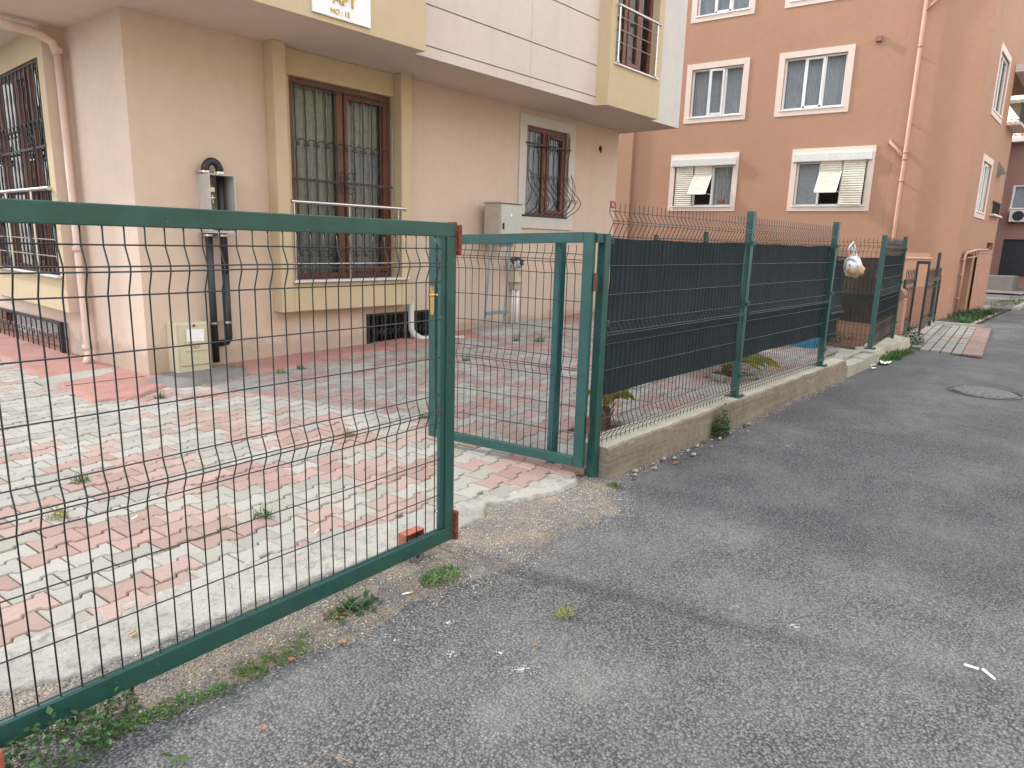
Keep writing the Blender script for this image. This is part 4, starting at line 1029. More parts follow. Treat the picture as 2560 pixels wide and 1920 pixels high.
for sgn in (1, -1):
    mb = MB(); w0 = .021 if sgn > 0 else -.021
    mb.tube([F2.p(LG - .039, w0, 1.245), F2.p(LG - .039, w0 + sgn * .028, 1.245)], .009, 10)
    mb.tube([F2.p(LG - .039 + .012, w0 + sgn * .03, 1.243), F2.p(LG - .055, w0 + sgn * .036, 1.248), F2.p(LG - .10, w0 + sgn * .038, 1.256), F2.p(LG - .145, w0 + sgn * .034, 1.250)], .008, 10, rs=[.010, .010, .0075, .006])
    mb.build('handle', 'brass', G2, smooth=True)
mb = MB()
for z in (.42, 1.42): mb.tube([F2.p(-.018, .0, z - .06), F2.p(-.018, .0, z + .06)], .014, 8)
mb.build('hinge', 'bark', G2)
FH = Fr((3.985, 2.667, 0), (1, 0, 0), (0, -1, 0))
gp = thing('gate_post', 'green square post that hangs the small gate at the end of the low wall', 'post', (3.97, 2.667, 0), 'square green posts')
mb = MB(); mb.box(FH, -.035, .03, -.033, .033, -.05, 1.742); mb.build('tube', 'green', gp, bevel=.004)
mb = MB(); mb.box(FH, -.11, -.0355, -.02, .02, 1.68, 1.742); mb.build('arm', 'green', gp, bevel=.003)
gp2 = thing('gate_post', 'blue green square post behind the small gate mesh', 'post', (3.94, 2.99, 0), 'square green posts')
FH2 = Fr((3.93, 3.0, 0), (1, 0, 0), (0, -1, 0)); mb = MB(); mb.box(FH2, -.03, .03, -.03, .03, -.03, 1.70); mb.build('tube', 'greenb', gp2, bevel=.004)

# ================================================================== FENCE
FF = Fr((0, 2.667, 0), (1, 0, 0), (0, -1, 0))
fe = thing('mesh_fence', 'green bent wire mesh fence on the low concrete wall', 'fence', (4.0, 2.667, 0))
def fence_wire(top, rows_fold, bot, amp=.033, r=.0031): return gate_wire(None, rows_fold, top, bot, amp, .0031)
fv = fence_wire(1.95, [(1.82, .06, .085), (1.055, .065, .07), (.335, .085, .05)], .243)
def panel(parent, fr, ang, x0, x1, n, mesh, rows, off=(0, 0, 0)):
    O = Vector(ABS[parent.name]); L = x1 - x0
    for k in range(n): inst('vertical_wire', mesh, parent, fr.p(x0 + L * k / (n - 1), 0, 0) - O, (0, 0, ang))
    hw = horiz_wire(L + .02)
    for z, w in rows: inst('horizontal_wire', hw, parent, fr.p(x0 - .01, w, z) - O, (0, 0, ang))
ROWS = [(1.893, .004), (1.829, .037), (1.811, .037), (1.725, .004), (1.525, .004), (1.325, .004), (1.13, .004), (1.064, .037), (1.046, .037), (.975, .004), (.787, .004), (.595, .004), (.43, .004), (.344, .037), (.326, .037), (.268, .004)]
panel(fe, FF, 0, 4.025, 6.365, 38, fv, ROWS); panel(fe, FF, 0, 6.475, 8.93, 40, fv, ROWS)
def fpost(x, zt, fr=FF, par=None, z0=.24, w=-.005):
    mb = MB(); mb.box(fr, x - .033, x + .033, w - .035, w + .03, z0 + .008, zt); mb.box(fr, x - .035, x + .035, w - .037, w + .032, zt, zt + .006)
    p_ = mb.build('post', 'green', par or fe, bevel=.004)
    mb = MB(); mb.box(fr, x - .075, x + .075, w - .07, w + .075, z0 - .004, z0 + .006)
    for dx in (-.055, .055): mb.tube([fr.p(x + dx, w + .055, z0 + .004), fr.p(x + dx, w + .055, z0 + .02)], .008, 6)
    mb.build('base_plate', 'green', p_)
    for z in (.45, 1.15, 1.72):
        mb = MB(); mb.box(fr, x - .02, x + .05, w + .031, w + .045, z - .02, z + .02); mb.tube([fr.p(x + .015, w + .04, z), fr.p(x + .015, w + .053, z)], .008, 6); mb.build('clip', 'green', p_)
    return p_
fpost(6.42, 2.0); fpost(8.985, 2.0)
for z in (.47, 1.13, 1.70):
    mb = MB(); mb.box(FH, .031, .06, .0, .034, z - .022, z + .022); mb.tube([FH.p(.045, .034, z), FH.p(.045, .045, z)], .008, 6); mb.build('clip', 'green', gp, bevel=.002)
# short lowered panel beyond the third post
fe3 = thing('mesh_fence', 'short low mesh panel beside the hanging bag past the last wall post', 'fence', (9.05, 2.667, 0))
fv3 = fence_wire(1.70, [(1.57, .06, .07), (.90, .065, .07), (.37, .05, .04)], .29)
panel(fe3, FF, 0, 9.05, 9.53, 9, fv3, [(1.64, .004), (1.57, .037), (1.555, .037), (1.49, .004), (1.33, .004), (1.15, .004), (.97, .004), (.905, .037), (.89, .037), (.80, .004), (.62, .004), (.46, .004), (.37, .037), (.31, .004)])
# return fence between the two plots and the continuation along the street
fe4 = thing('mesh_fence', 'mesh fence running back from the corner post between the two plots', 'fence', (11.25, 2.65, 0))
FR = Fr((11.25, 2.65, 0), (.25, 1, 0), (-1, .25, 0)); AFR = math.atan2(1, .25)
fv4 = fence_wire(1.86, [(1.74, .06, .07), (1.02, .065, .07), (.34, .06, .05)], .24)
R4 = [(1.80, .004), (1.749, .037), (1.731, .037), (1.66, .004), (1.46, .004), (1.27, .004), (1.10, .004), (1.02, .037), (.94, .004), (.75, .004), (.57, .004), (.42, .004), (.34, .037), (.26, .004)]
panel(fe4, FR, AFR, .05, 3.25, 50, fv4, R4); panel(fe4, FR, AFR, 3.35, 4.5, 19, fv4, R4)
fpost(3.3, 1.93, FR, fe4, .2); fpost(4.55, 1.86, FR, fe4, .2)
fe5 = thing('mesh_fence', 'mesh fence panel from the corner post towards the black gates', 'fence', (11.2, 2.65, 0))
A5 = math.atan2(.25, 2.47); FC = Fr((11.22, 2.65, 0), (math.cos(A5), math.sin(A5), 0), (math.sin(A5), -math.cos(A5), 0))
panel(fe5, FC, A5, .06, 2.42, 38, fv4, R4); fpost(0, 1.90, FC, fe5, .24); fpost(2.48, 1.93, FC, fe5, .12)
def cloth(name, lab, fr, u0, u1, z0, z1, w, mat, sag=.012, wav=.010, grp='shade cloths tied behind the fence mesh', parent_strip=None):
    nu = max(8, int((u1 - u0) / .05)); nv = 16; mb = MB(); vs = []
    for i in range(nu + 1):
        for j in range(nv + 1):
            u = u0 + (u1 - u0) * i / nu; z = z0 + (z1 - z0) * j / nv
            s = math.sin(math.pi * i / nu)
            e = 0
            if i in (0, nu):
                e = .028 * abs(math.sin(j / nv * math.pi * 2.0)) * (1 if i == 0 else -1)
            zz = z + (sag * N3(u * 2, j * .01, 4, 1) if j in (0, nv) else 0) - (.01 * s if j == nv else 0)
            vs.append(fr.p(u + e, w - wav * (N3(u, z, 2, 2.4) + .5) - .006 * math.sin(u * 22 + z * 3) * (.4 + N3(u, z, 8, 1)), zz))
    fs = [(i * (nv + 1) + j, (i + 1) * (nv + 1) + j, (i + 1) * (nv + 1) + j + 1, i * (nv + 1) + j + 1) for i in range(nu) for j in range(nv)]
    mb.add(vs, fs); o = mb.build(name, mat, smooth=True)
    tag(o, lab, 'shade cloth', grp); return o
cloth('shade_cloth', 'dark shade cloth behind the nearest fence panel, next to the gate post', FF, 4.05, 6.37, .60, 1.715, -.006, 'cloth')
cloth('shade_cloth', 'dark shade cloth between the two tall fence posts on the wall', FF, 6.44, 9.0, .60, 1.72, -.045, 'cloth')
cloth('shade_cloth', 'narrow dark cloth on the short mesh panel beneath the bag', FF, 9.03, 9.52, .55, 1.55, -.010, 'cloth')
cloth('shade_cloth', 'brownish see through cloth on the mesh between the two plots', FR, .04, 3.25, .60, 1.58, -.012, 'cloth_t')
cloth('shade_cloth', 'faded cloth on the rear mesh panel nearest the beige building', FR, 3.35, 4.5, .60, 1.58, -.012, 'cloth_t')
cloth('shade_cloth', 'green black cloth on the last mesh panel before the orange pillar', FC, .06, 2.42, .62, 1.62, -.012, 'cloth')
cloth('shade_net', 'thin loose net above the dark cloth at the fence end', FC, .06, 2.60, 1.60, 1.90, -.02, 'cloth_tt', grp=None)
cloth('shade_net', 'thin loose net below the dark cloth at the fence end', FC, .06, 2.45, .24, .63, -.02, 'cloth_tt', grp=None)
# bag hanging on the short panel
bag = thing('plastic_bag', 'white striped plastic bag of bread hanging on the fence', 'bag', (9.65, 2.62, 1.55))
def blob(mb, c, rx, ry, rz, seed, sq=.12, m=0, nu=18, nv=12, top=None):
    vs = []
    for j in range(nv + 1):
        t = math.pi * j / nv
        for i in range(nu):
            a = 2 * math.pi * i / nu; d = Vector((math.sin(t) * math.cos(a), math.sin(t) * math.sin(a), math.cos(t)))
            k = 1 + sq * noise.noise(d * 2.2 + Vector((seed, 0, 0))) + sq * .5 * noise.noise(d * 6 + Vector((0, seed, 0)))
            p = Vector((d.x * rx * k, d.y * ry * k, d.z * rz * k))
            if top and p.z > 0: f = 1 - top * (p.z / rz); p.x *= f; p.y *= f
            vs.append(Vector(c) + p)
    mb.add(vs, [(j * nu + i, (j + 1) * nu + i, (j + 1) * nu + (i + 1) % nu, j * nu + (i + 1) % nu) for j in range(nv) for i in range(nu)], m)
# striped film
sm, snt, sb = base('striped_white_film'); sp0 = pos(snt); sxx = _nd(snt, 'ShaderNodeSeparateXYZ'); snt.links.new(sp0, sxx.inputs[0])
wv_ = _nd(snt, 'ShaderNodeTexWave'); wv_.inputs['Scale'].default_value = 6.0; wv_.inputs['Distortion'].default_value = .6; snt.links.new(sp0, wv_.inputs['Vector'])
cf = ramp(snt, wv_.outputs[1], [(.86, (.80, .78, .80)), (.90, (.25, .27, .33))]); snt.links.new(cf, sb.inputs['Base Color']); sb.inputs['Roughness'].default_value = .35
cb = MB(); blob(cb, (9.69, 2.63, 1.50), .125, .115, .145, 3, .22, top=.5); cb.build('film', sm, bag, smooth=True)
cb = MB(); blob(cb, (9.71, 2.61, 1.425), .125, .12, .095, 8, .3); cb.build('bread', 'bread', bag, smooth=True)
cb = MB(); cb.tube([(9.67, 2.63, 1.60), (9.60, 2.64, 1.70), (9.54, 2.645, 1.74), (9.52, 2.66, 1.68)], .015, 6, rs=[.03, .016, .012, .010]); cb.tube([(9.69, 2.62, 1.60), (9.66, 2.62, 1.72), (9.60, 2.63, 1.78), (9.54, 2.66, 1.72)], .013, 6, rs=[.028, .014, .010, .008]); cb.build('handle', sm, bag, smooth=True)

# ================================================================== UTILITY THINGS ON THE FACADE
gb = thing('gas_meter_box', 'open pale box with thick black pipes looping out of its top', 'meter box', (3.85, 8.0, 2.0))
mb = MB(); FBx = FB
for (a, b, w0, w1, c, d) in ((3.72, 3.735, .0, .28, 1.68, 2.32), (4.015, 4.03, .0, .28, 1.68, 2.32), (3.736, 4.014, .0, .28, 2.305, 2.32), (3.736, 4.014, .0, .28, 1.68, 1.695), (3.736, 4.014, .0, .01, 1.70, 2.30)): mb.box(FBx, a, b, w0, w1, c, d)
mb.box(FBx, 3.70, 4.05, -.001, .30, 1.665, 1.678); mb.build('casing', 'cabg', gb, bevel=.003)
mb = MB(); mb.tube([FB.p(3.93, .12, 1.2), FB.p(3.93, .12, 2.36)] , .042, 12); mb.tube([FB.p(3.76, .12, 2.32), FB.p(3.76, .12, 2.36)], .042, 12)
mb.tube([FB.p(3.845 - .085 * math.cos(t / 12 * math.pi), .12, 2.36 + .105 * math.sin(t / 12 * math.pi)) for t in range(13)], .044, 12)
mb.tube([FB.p(3.755, .12, 1.68), FB.p(3.755, .12, .15)], .04, 12); mb.tube([FB.p(3.93, .12, 1.25), FB.p(3.93, .12, .42), FB.p(3.915, .10, .38), FB.p(3.86, .04, .36), FB.p(3.85, .0, .36)], .04, 12)
mb.build('pipe', 'black', gb, smooth=True)
mb = MB()
for u, z in ((3.76, 2.345), (3.93, 2.345), (3.755, 1.64), (3.93, 1.64), (3.755, .62), (3.93, .62)): mb.tube([FB.p(u, .12, z - .012), FB.p(u, .12, z + .012)], .05, 12); mb.box(FB, u - .07, u - .04, .02, .12, z - .006, z + .006)
mb.build('pipe_clamp', 'steel', gb)
mb = MB(); mb.box(FB, 3.80, 3.87, .02, .10, 2.13, 2.18); mb.tube([FB.p(3.80, .08, 2.06), FB.p(3.88, .08, 2.06)], .018, 8); mb.tube([FB.p(3.85, .08, 2.10), FB.p(3.85, .08, 2.0)], .012, 8); mb.build('valve', 'steel', gb)
gc = thing('gas_cabinet', 'cream plastic service cabinet with a pasted notice at the wall foot', 'cabinet', (3.47, 7.9, 0))
mb = MB(); mb.box(FB, 3.25, 3.64, .0, .24, -.03, .655); mb.build('casing', 'cab', gc, bevel=.01)
mb = MB(); mb.box(FB, 3.29, 3.63, .2405, .255, .17, .645); mb.build('door', 'cab', gc, bevel=.006)
mb = MB(); mb.box(FB, 3.35, 3.58, .256, .262, .42, .60); mb.build('raised_panel', 'cab', gc, bevel=.005); mb = MB(); mb.box(FB, 3.35, 3.58, .256, .268, .335, .355); mb.build('ledge', 'cab', gc, bevel=.004)
mb = MB(); mb.tube([FB.p(3.455, .256, .625), FB.p(3.455, .262, .625)], .014, 12); mb.build('lock', 'iron', gc)
mb = MB(); mb.add([FB.p(3.36, .2655, .45), FB.p(3.56, .2655, .44), FB.p(3.565, .2655, .58), FB.p(3.365, .2655, .59)], [(0, 1, 2, 3)]); mb.build('notice', 'paper', gc)
mb = MB(); mb.tube([FB.p(3.455 + .045 * math.cos(t * .5236), .2575, .385 + .045 * math.sin(t * .5236)) for t in range(13)], .003, 4)
for k in range(3): mb.box(FB, 3.43, 3.48, .256, .260, .365 + k * .02, .370 + k * .02)
mb.build('emblem', 'redp', gc)
ec = thing('electric_cabinet', 'grey metal cabinet on two angle iron legs beside the far window', 'cabinet', (8.6, 7.7, 0))
FE = FB
mb = MB(); mb.box(FE, 8.34, 8.88, .14, .48, 1.66, 2.26); mb.build('casing', 'cabd', ec, bevel=.004)
mb = MB(); mb.box(FE, 8.36, 8.865, .4805, .497, 1.67, 2.245); mb.build('door', 'cabg', ec, bevel=.003)
mb = MB(); mb.box(FE, 8.32, 8.91, .12, .515, 2.262, 2.280); mb.build('lid', 'cabd', ec, bevel=.003)
mb = MB(); mb.box(FE, 8.395, 8.425, .498, .512, 1.85, 1.95); mb.build('latch', 'rub', ec)
mb = MB(); mb.add([FE.p(8.57, .4985, 2.06), FE.p(8.63, .4985, 2.06), FE.p(8.60, .4985, 2.115)], [(0, 1, 2)])
mb.add([FE.p(8.69, .4985, 2.16), FE.p(8.70, .4985, 2.16), FE.p(8.70, .4985, 2.19), FE.p(8.69, .4985, 2.19)], [(0, 1, 2, 3)]); mb.build('warning_mark', 'signw', ec)
def angle(a, b, t=.045):
    m = MB(); m.bar(a, b, t, .005); m.bar(Vector(a) + Vector((t / 2, 0, 0)) * 0 + Vector((-t / 2 + .0025, -t / 2, 0)), Vector(b) + Vector((-t / 2 + .0025, -t / 2, 0)), .005, t); return m
for (a, b) in (((8.32, 7.78, 1.66), (8.20, 7.80, .11)), ((8.80, 7.78, 1.66), (8.68, 7.80, .12))):
    mb = MB(); mb.bar(a, b, .05, .006); mb.bar(Vector(a) + Vector((-.024, -.022, 0)), Vector(b) + Vector((-.024, -.022, 0)), .006, .045); mb.build('leg', 'galv', ec)
for z, x0, x1 in ((1.60, 8.30, 8.82), (.48, 8.20, 8.76)):
    mb = MB(); mb.box(WF, x0, x1, 7.735, 7.742, z - .025, z + .035); mb.box(WF, x0, x1, 7.742, 7.78, z + .03, z + .036); mb.build('crossbar', 'galv', ec)
mb = MB()
for k in range(2): mb.tube([(8.55 + k * .06, 7.75, 1.62), (8.52 + k * .07, 7.76, 1.45), (8.62 + k * .05, 7.80, 1.26), (8.85, 7.90, 1.22), (9.12, 7.98, 1.33), (9.22, 8.0, 1.30)], .011, 6)
mb.build('cable', 'whpipe', ec, smooth=True)
jb = thing('junction_box', 'cream electric junction box with red lightning mark and two pipes', 'electric box', (9.27, 8.0, 0))
mb = MB(); mb.box(FB, 9.12, 9.36, .0, .14, .95, 1.24); mb.build('casing', 'cab', jb, bevel=.008); mb = MB(); mb.box(FB, 9.13, 9.35, .1405, .15, .96, 1.235); mb.build('cover', 'cab', jb, bevel=.004)
mb = MB(); pts = [(9.27, 1.17), (9.245, 1.10), (9.262, 1.10), (9.245, 1.03), (9.282, 1.115), (9.265, 1.115), (9.28, 1.17)]
mb.add([FB.p(u, .1515, z) for u, z in pts], [(0, 1, 2, 5, 6), (2, 3, 4, 5)]); mb.build('lightning_mark', 'redplate', jb)
mb = MB(); mb.box(FB, 9.16, 9.32, .01, .11, .82, .948); mb.build('socket', 'cabd', jb, bevel=.004)
for u in (9.19, 9.30): mb = MB(); mb.tube([FB.p(u, .07, .86), FB.p(u, .07, .13)], .030, 10); mb.build('pipe', 'pvc_w', jb, smooth=True)
cb = MB(); blob(cb, FB.p(9.18, .14, 1.31), .13, .08, .07, 5, .9, nu=16, nv=10); cb.build('torn_wrapping', 'black', jb); cb = MB(); blob(cb, FB.p(9.13, .17, 1.27), .08, .06, .06, 9, .9, nu=14, nv=8); cb.build('torn_wrapping', 'whpipe', jb)

# ================================================================== NEIGHBOUR: pillar, garden wall, black gates
gw = MB(); gw.box(WF, 14.55, 14.8, 3.3, 8.2, -.2, .82); gw.box(WF, 14.5, 14.85, 3.3, 8.2, .82, .88); tag(gw.build('garden_wall', 'orange', bevel=.01), 'low terracotta garden wall behind the see through cloth', 'wall')
mb = MB(); mb.box(WF, 14.5, 14.72, 2.95, 3.2, -.2, .82)
pl_ = thing('gate_pillar', 'short terracotta pillar with rounded cap at the fence end', 'pillar', (14.6, 3.07, 0)); mb.build('shaft', 'orange', pl_, bevel=.01)
mb = MB(); mb.tube([(14.46, 3.075, .89), (14.76, 3.075, .89)], .105, 14); mb.build('cap', 'orange_d', pl_, smooth=False)
def black_leaf(a, b, lab, tall=1.5, ext=True):
    A = Vector(a); B = Vector(b); d = (B - A).normalized(); fr = Fr(A, d, (d.y, -d.x, 0)); L = (B - A).length
    t = thing('iron_gate_leaf', lab, 'gate', a, 'two leaves of the black iron gate')
    mb = MB(); mb.box(fr, 0, .06, -.02, .02, .05, 1.16); mb.box(fr, L - .06, L, -.02, .02, .03, tall); mb.box(fr, .061, L - .061, -.02, .02, 1.06, 1.14); mb.box(fr, .061, L - .061, -.02, .02, .16, .24); mb.box(fr, .061, L - .061, -.008, .008, .92, .94)
    mb.build('frame', 'iron', t, bevel=.003)
    n = int(L / .2)
    for k in range(n):
        u = .1 + (L - .2) * k / (n - 1); m2 = MB(); m2.bar(fr.p(u, 0, .24), fr.p(u, 0, 1.06), .008, .008); m2.tube([fr.p(u, 0, 1.14), fr.p(u, 0, 1.30), fr.p(u, 0, 1.36)], .008, 4, rs=[.007, .009, .001]); m2.build('bar', 'iron', t)
    mb = MB()
    for k in range(int(L / .3)): scroll(mb, fr, .2 + k * .3, .0, .32, .06, 1, .005); scroll(mb, fr, .2 + k * .3, .0, .98, .05, 1, .005, -1)
    mb.build('scrollwork', 'iron', t)['kind'] = 'stuff'; return t, fr, L
black_leaf((14.82, 3.06, 0), (16.30, 3.17, 0), 'black iron gate leaf next to the orange pillar')
black_leaf((18.9, 3.17, 0), (16.20, 2.95, 0), 'longer black iron gate leaf next to the orange building corner')
mb = MB(); mb.bar((16.28, 3.17, 1.47), (16.22, 2.96, 1.47), .05, .06); tag(mb.build('gate_brace', 'iron'), 'black bar joining the tops of the two iron gate leaves', 'brace')
mb = MB(); mb.box(WF, 18.13, 18.2, 3.1, 3.16, 0, 1.68); tag(mb.build('gate_post', 'iron', bevel=.004), 'tall black post behind the longer iron gate leaf', 'post')
hp = MB(); hp.tube([(15.0, 3.45, 1.55), (18.95, 3.42, 1.53), (18.99, 3.42, 1.48), (18.99, 3.42, .9)], .03, 8)
for k in range(40): hp.tube([(15.0 + k * .1, 3.46, .9), (15.0 + k * .1, 3.46, 1.66)], .006, 4)
hp.box(WF, 14.95, 18.95, 3.45, 3.47, .88, .91); hp.build('pipe_railing', 'orpipe')
tag(bpy.data.objects['pipe_railing'], 'thin railing with a salmon painted top pipe behind the black gates', 'railing')

# ================================================================== COURTYARD THINGS
def leafcluster(mb, c, rad, n, h, size, flat=.5, elong=1.6, stretch=(1, 1), hfun=None):
    for _ in range(n):
        r_ = rad * math.sqrt(R()); a = U_(0, 6.283); x = c[0] + r_ * math.cos(a) * stretch[0]; y = c[1] + r_ * math.sin(a) * stretch[1]
        z = c[2] + h * R() * (1 - .75 * (r_ / rad) ** 2)
        s = size * U_(.5, 1.2); d = Vector((U_(-1, 1), U_(-1, 1), U_(-.3, 1) * flat)).normalized(); u = d.cross(Vector((U_(-.4, .4), U_(-.4, .4), 1))).normalized(); nn = u.cross(d)
        p = Vector((x, y, z)); w = s / elong / 2
        vs = [p, p + d * s * .4 + u * w + nn * s * .06, p + d * s, p + d * s * .4 - u * w + nn * s * .06, p + d * s * .45 - nn * s * .04]
        mb.add(vs, [(0, 4, 1), (1, 4, 2), (2, 4, 3), (3, 4, 0)], 0, R())
def grassblades(mb, c, rad, n, h, wd=.004, stretch=(1, 1)):
    for _ in range(n):
        r_ = rad * math.sqrt(R()); a = U_(0, 6.283); p = Vector((c[0] + r_ * math.cos(a) * stretch[0], c[1] + r_ * math.sin(a) * stretch[1], c[2]))
        b = U_(0, 6.283); l = h * U_(.4, 1.2); d = Vector((math.cos(b), math.sin(b), 0)); s_ = Vector((-d.y, d.x, 0)) * wd * .5; lean = U_(.2, .9)
        q1 = p + d * l * lean * .35 + Z * l * .6; q2 = p + d * l * lean + Z * l * U_(.6, .95)
        mb.add([p - s_, p + s_, q1 + s_ * .8, q1 - s_ * .8, q2], [(0, 1, 2, 3), (3, 2, 4)], 0, R())
def weed(name, lab, cat, c, rad, n, h, size, mat='leaf', blades=0, grp=None, kind=None, stretch=(1, 1), elong=1.6, bh=.06):
    mb = MB(); leafcluster(mb, c, rad, n, h, size, stretch=stretch, elong=elong)
    if blades: grassblades(mb, c, rad, blades, bh, stretch=stretch)
    o = mb.build(name, mat, origin=c); tag(o, lab, cat, grp, kind); return o
def road_z(x, y): return max(verge_h(x, y) if x < 4.3 and 2 < y < 2.95 else -1, road_h(x, y))
weed('nettle_patch', 'leafy weeds growing below the large gate at the lower left corner', 'weed', (.50, 2.36, .0), .19, 420, .13, .030, 'leafd', 40, stretch=(1.0, .8))
weed('nettle_patch', 'upright dull green weed overlapping the bottom rail of the large gate', 'weed', (.72, 2.44, .0), .06, 90, .15, .028, 'leafd', 10)
mb = MB()
for t in range(26):
    s = t / 25; x = .62 + .78 * s + U_(-.03, .03); y = 2.33 - .02 * s + U_(-.04, .04); leafcluster(mb, (x, y, road_z(x, y)), .035 + .03 * R(), int(90 * U_(.4, 1)), .028, .013)
tag(mb.build('ground_cover', 'leaf'), 'low bright green creeping weed along the asphalt edge', 'weeds', kind='stuff')
mb = MB()
for (x, y, r_, n) in ((1.53, 2.27, .07, 60), (2.05, 2.36, .05, 30), (1.98, 2.30, .06, 30), (1.45, 2.4, .05, 20), (1.7, 2.5, .05, 14), (2.3, 2.2, .04, 12), (3.7, 2.52, .10, 60), (3.85, 2.55, .06, 60)): leafcluster(mb, (x, y, road_z(x, y)), r_, n, .012, .008)
tag(mb.build('ground_cover', 'leafy'), 'thin yellowish moss scattered in the gravel', 'moss', kind='stuff')
weed('weed_clump', 'bright green weed clump in the gravel below the gate wheel', 'weed', (2.17, 2.33, .012), .11, 420, .035, .016, 'leaf', 40, stretch=(1.1, .7))
weed('cut_leaves', 'heap of wilting cut leaves on the gravel edge', 'leaves', (1.70, 2.37, .008), .10, 90, .035, .05, 'leafd', 0, stretch=(1.3, .7), elong=2.2)
weed('cut_leaves', 'dry brownish leaves beside the green cut ones', 'leaves', (1.60, 2.41, .008), .06, 60, .03, .03, 'leafdry', 10, elong=3)
weed('moss_tuft', 'yellow green moss tuft alone on the open asphalt', 'moss', (2.35, 1.68, .0), .05, 160, .010, .010, 'leafy', 20, stretch=(1.1, .8))
weed('weed_clump', 'small green weed at the foot of the gate post', 'weed', (3.93, 2.44, .0), .05, 130, .05, .018, 'leaf', 8)
weed('weed_clump', 'bushy dark weed growing against the low concrete wall', 'weed', (5.78, 2.50, .0), .12, 560, .30, .032, 'leafd', 12, stretch=(1, .5))
mb = MB(); mb.tube([(6.02, 2.55, .02), (6.03, 2.53, .12), (6.02, 2.52, .24)], .006, 5); mb.tube([(6.03, 2.54, .02), (6.10, 2.5, .07)], .004, 4); tag(mb.build('dry_stem', 'twig'), 'bare brown stem beside the dark weed on the low wall', 'stem')
mb = MB(); 
o = weed('dandelion_leaf', 'single long green leaf poking up at the bottom edge of the picture', 'leaf', (.76, 2.06, .0), .004, 3, .02, .07, 'leaf', 0, elong=2.6)
cw = [(1.09, 4.41, 'upper of the two weed tufts in the pavers near the left edge'), (1.37, 4.96, 'weed tuft with dry stalks among the left pavers'), (1.92, 3.6, 'tiny green sprout in the front paver row'), (3.27, 4.65, 'straggly tuft in a dark paver gap mid courtyard'), (4.07, 4.6, 'grass tuft between pavers near the gate lock'), (4.50, 7.35, 'grass tuft at the red apron right of the gas cabinet'), (4.22, 7.32, 'lighter grass tuft just left of the one by the apron'), (8.2, 6.6, 'large grass tuft before the electric cabinet'), (8.0, 6.9, 'tall thin grass tuft before the electric cabinet'), (9.6, 5.7, 'weed tuft seen left of the blue green post'), (3.9, 7.75, 'broad leaved weed at the cement patch by the black pipes'), (2.72, 7.05, 'small weed at the tip of the red apron'), (4.85, 5.2, 'small weed beside pink pavers mid courtyard'), (6.3, 6.3, 'little weed below the basement grilles')]
for k, (x, y, lab) in enumerate(cw):
    big = 1.5 if k in (7, 10) else 1
    weed('weed_tuft', lab, 'weed', (x, y, slope(x) + .028), .055 * big, int(60 * big), .035 * big, .020, 'leaf' if k % 3 else 'leafy', int(40 * big), 'weeds in the paver joints', bh=.09 * big if k != 8 else .2)
mb = MB()
for _ in range(120):
    x = U_(4.5, 11); y = U_(3.2, 7.4)
    if N3(x, y, 3, .8) < .0: continue
    leafcluster(mb, (x, y, slope(x) + .022), .035, 12, .012, .012); grassblades(mb, (x, y, slope(x) + .02), .03, 5, .04)
for _ in range(90):
    x = U_(.6, 4.5); y = U_(3.3, 6.8); leafcluster(mb, (x, y, slope(x) + .020), .02, 6, .008, .008)
tag(mb.build('joint_moss', 'leafd'), 'moss and small weeds filling paver joints', 'moss', kind='stuff')
# palms in round openings
def palm(c, lab, nf, fl, mat, trunk_h):
    t = thing('young_palm', lab, 'palm', c)
    mb = MB(); mb.tube([Vector(c) + Vector((0, 0, z)) for z in (-.03, trunk_h * .5, trunk_h)], .05, 8, rs=[.06, .05, .035])
    for k in range(14):
        a = U_(0, 6.28); z = U_(0, trunk_h); d = Vector((math.cos(a), math.sin(a), 0)); p = Vector(c) + Z * z + d * .035; mb.bar(p, p + d * .05 + Z * .07, .014, .006)
    mb.build('trunk', 'bark', t)
    for k in range(nf):
        a = 6.283 * k / nf + U_(-.2, .2); d = Vector((math.cos(a), math.sin(a), 0)); el = U_(.5, 1.2) if nf > 8 else U_(1.1, 1.45); L = fl * U_(.8, 1.1); mb = MB(); P_ = []
        for i in range(11):
            s = i / 10; P_.append(Vector(c) + Z * trunk_h + d * (L * s * math.cos(el) + .1 * s * s) + Z * (L * s * math.sin(el) - L * .55 * s * s))
        mb.tube(P_, .006, 4, rs=[.008 - .006 * i / 10 for i in range(11)])
        for i in range(2, 11):
            for q in (0, .5):
                if i == 10 and q: continue
                p = P_[i] if not q else (P_[i] + P_[i + 1]) / 2
                tv = (P_[min(i + 1, 10)] - P_[i - 1]).normalized(); sd = tv.cross(Z).normalized()
                for sg_ in (-1, 1):
                    l = L * .32 * (1 - .5 * abs(i / 10 - .5)); e = (tv * .7 + sd * sg_ * .8 + Z * U_(-.1, .3)).normalized(); wv2_ = Z * .008 + tv * .004
                    mb.add([p - wv2_, p + wv2_, p + e * l * .6 + wv2_ * .6 - Z * .01, p + e * l - Z * .04], [(0, 1, 2), (0, 2, 3)], 0, R())
        mb.build('frond', mat, t)
    return t
palm((4.97, 3.22, .05), 'young palm stub in a round paver opening behind the nearest cloth', 7, .34, 'leafy', .22)
palm((7.9, 3.42, .12), 'yellowish young palm behind the middle fence post', 14, .62, 'leafy', .12)
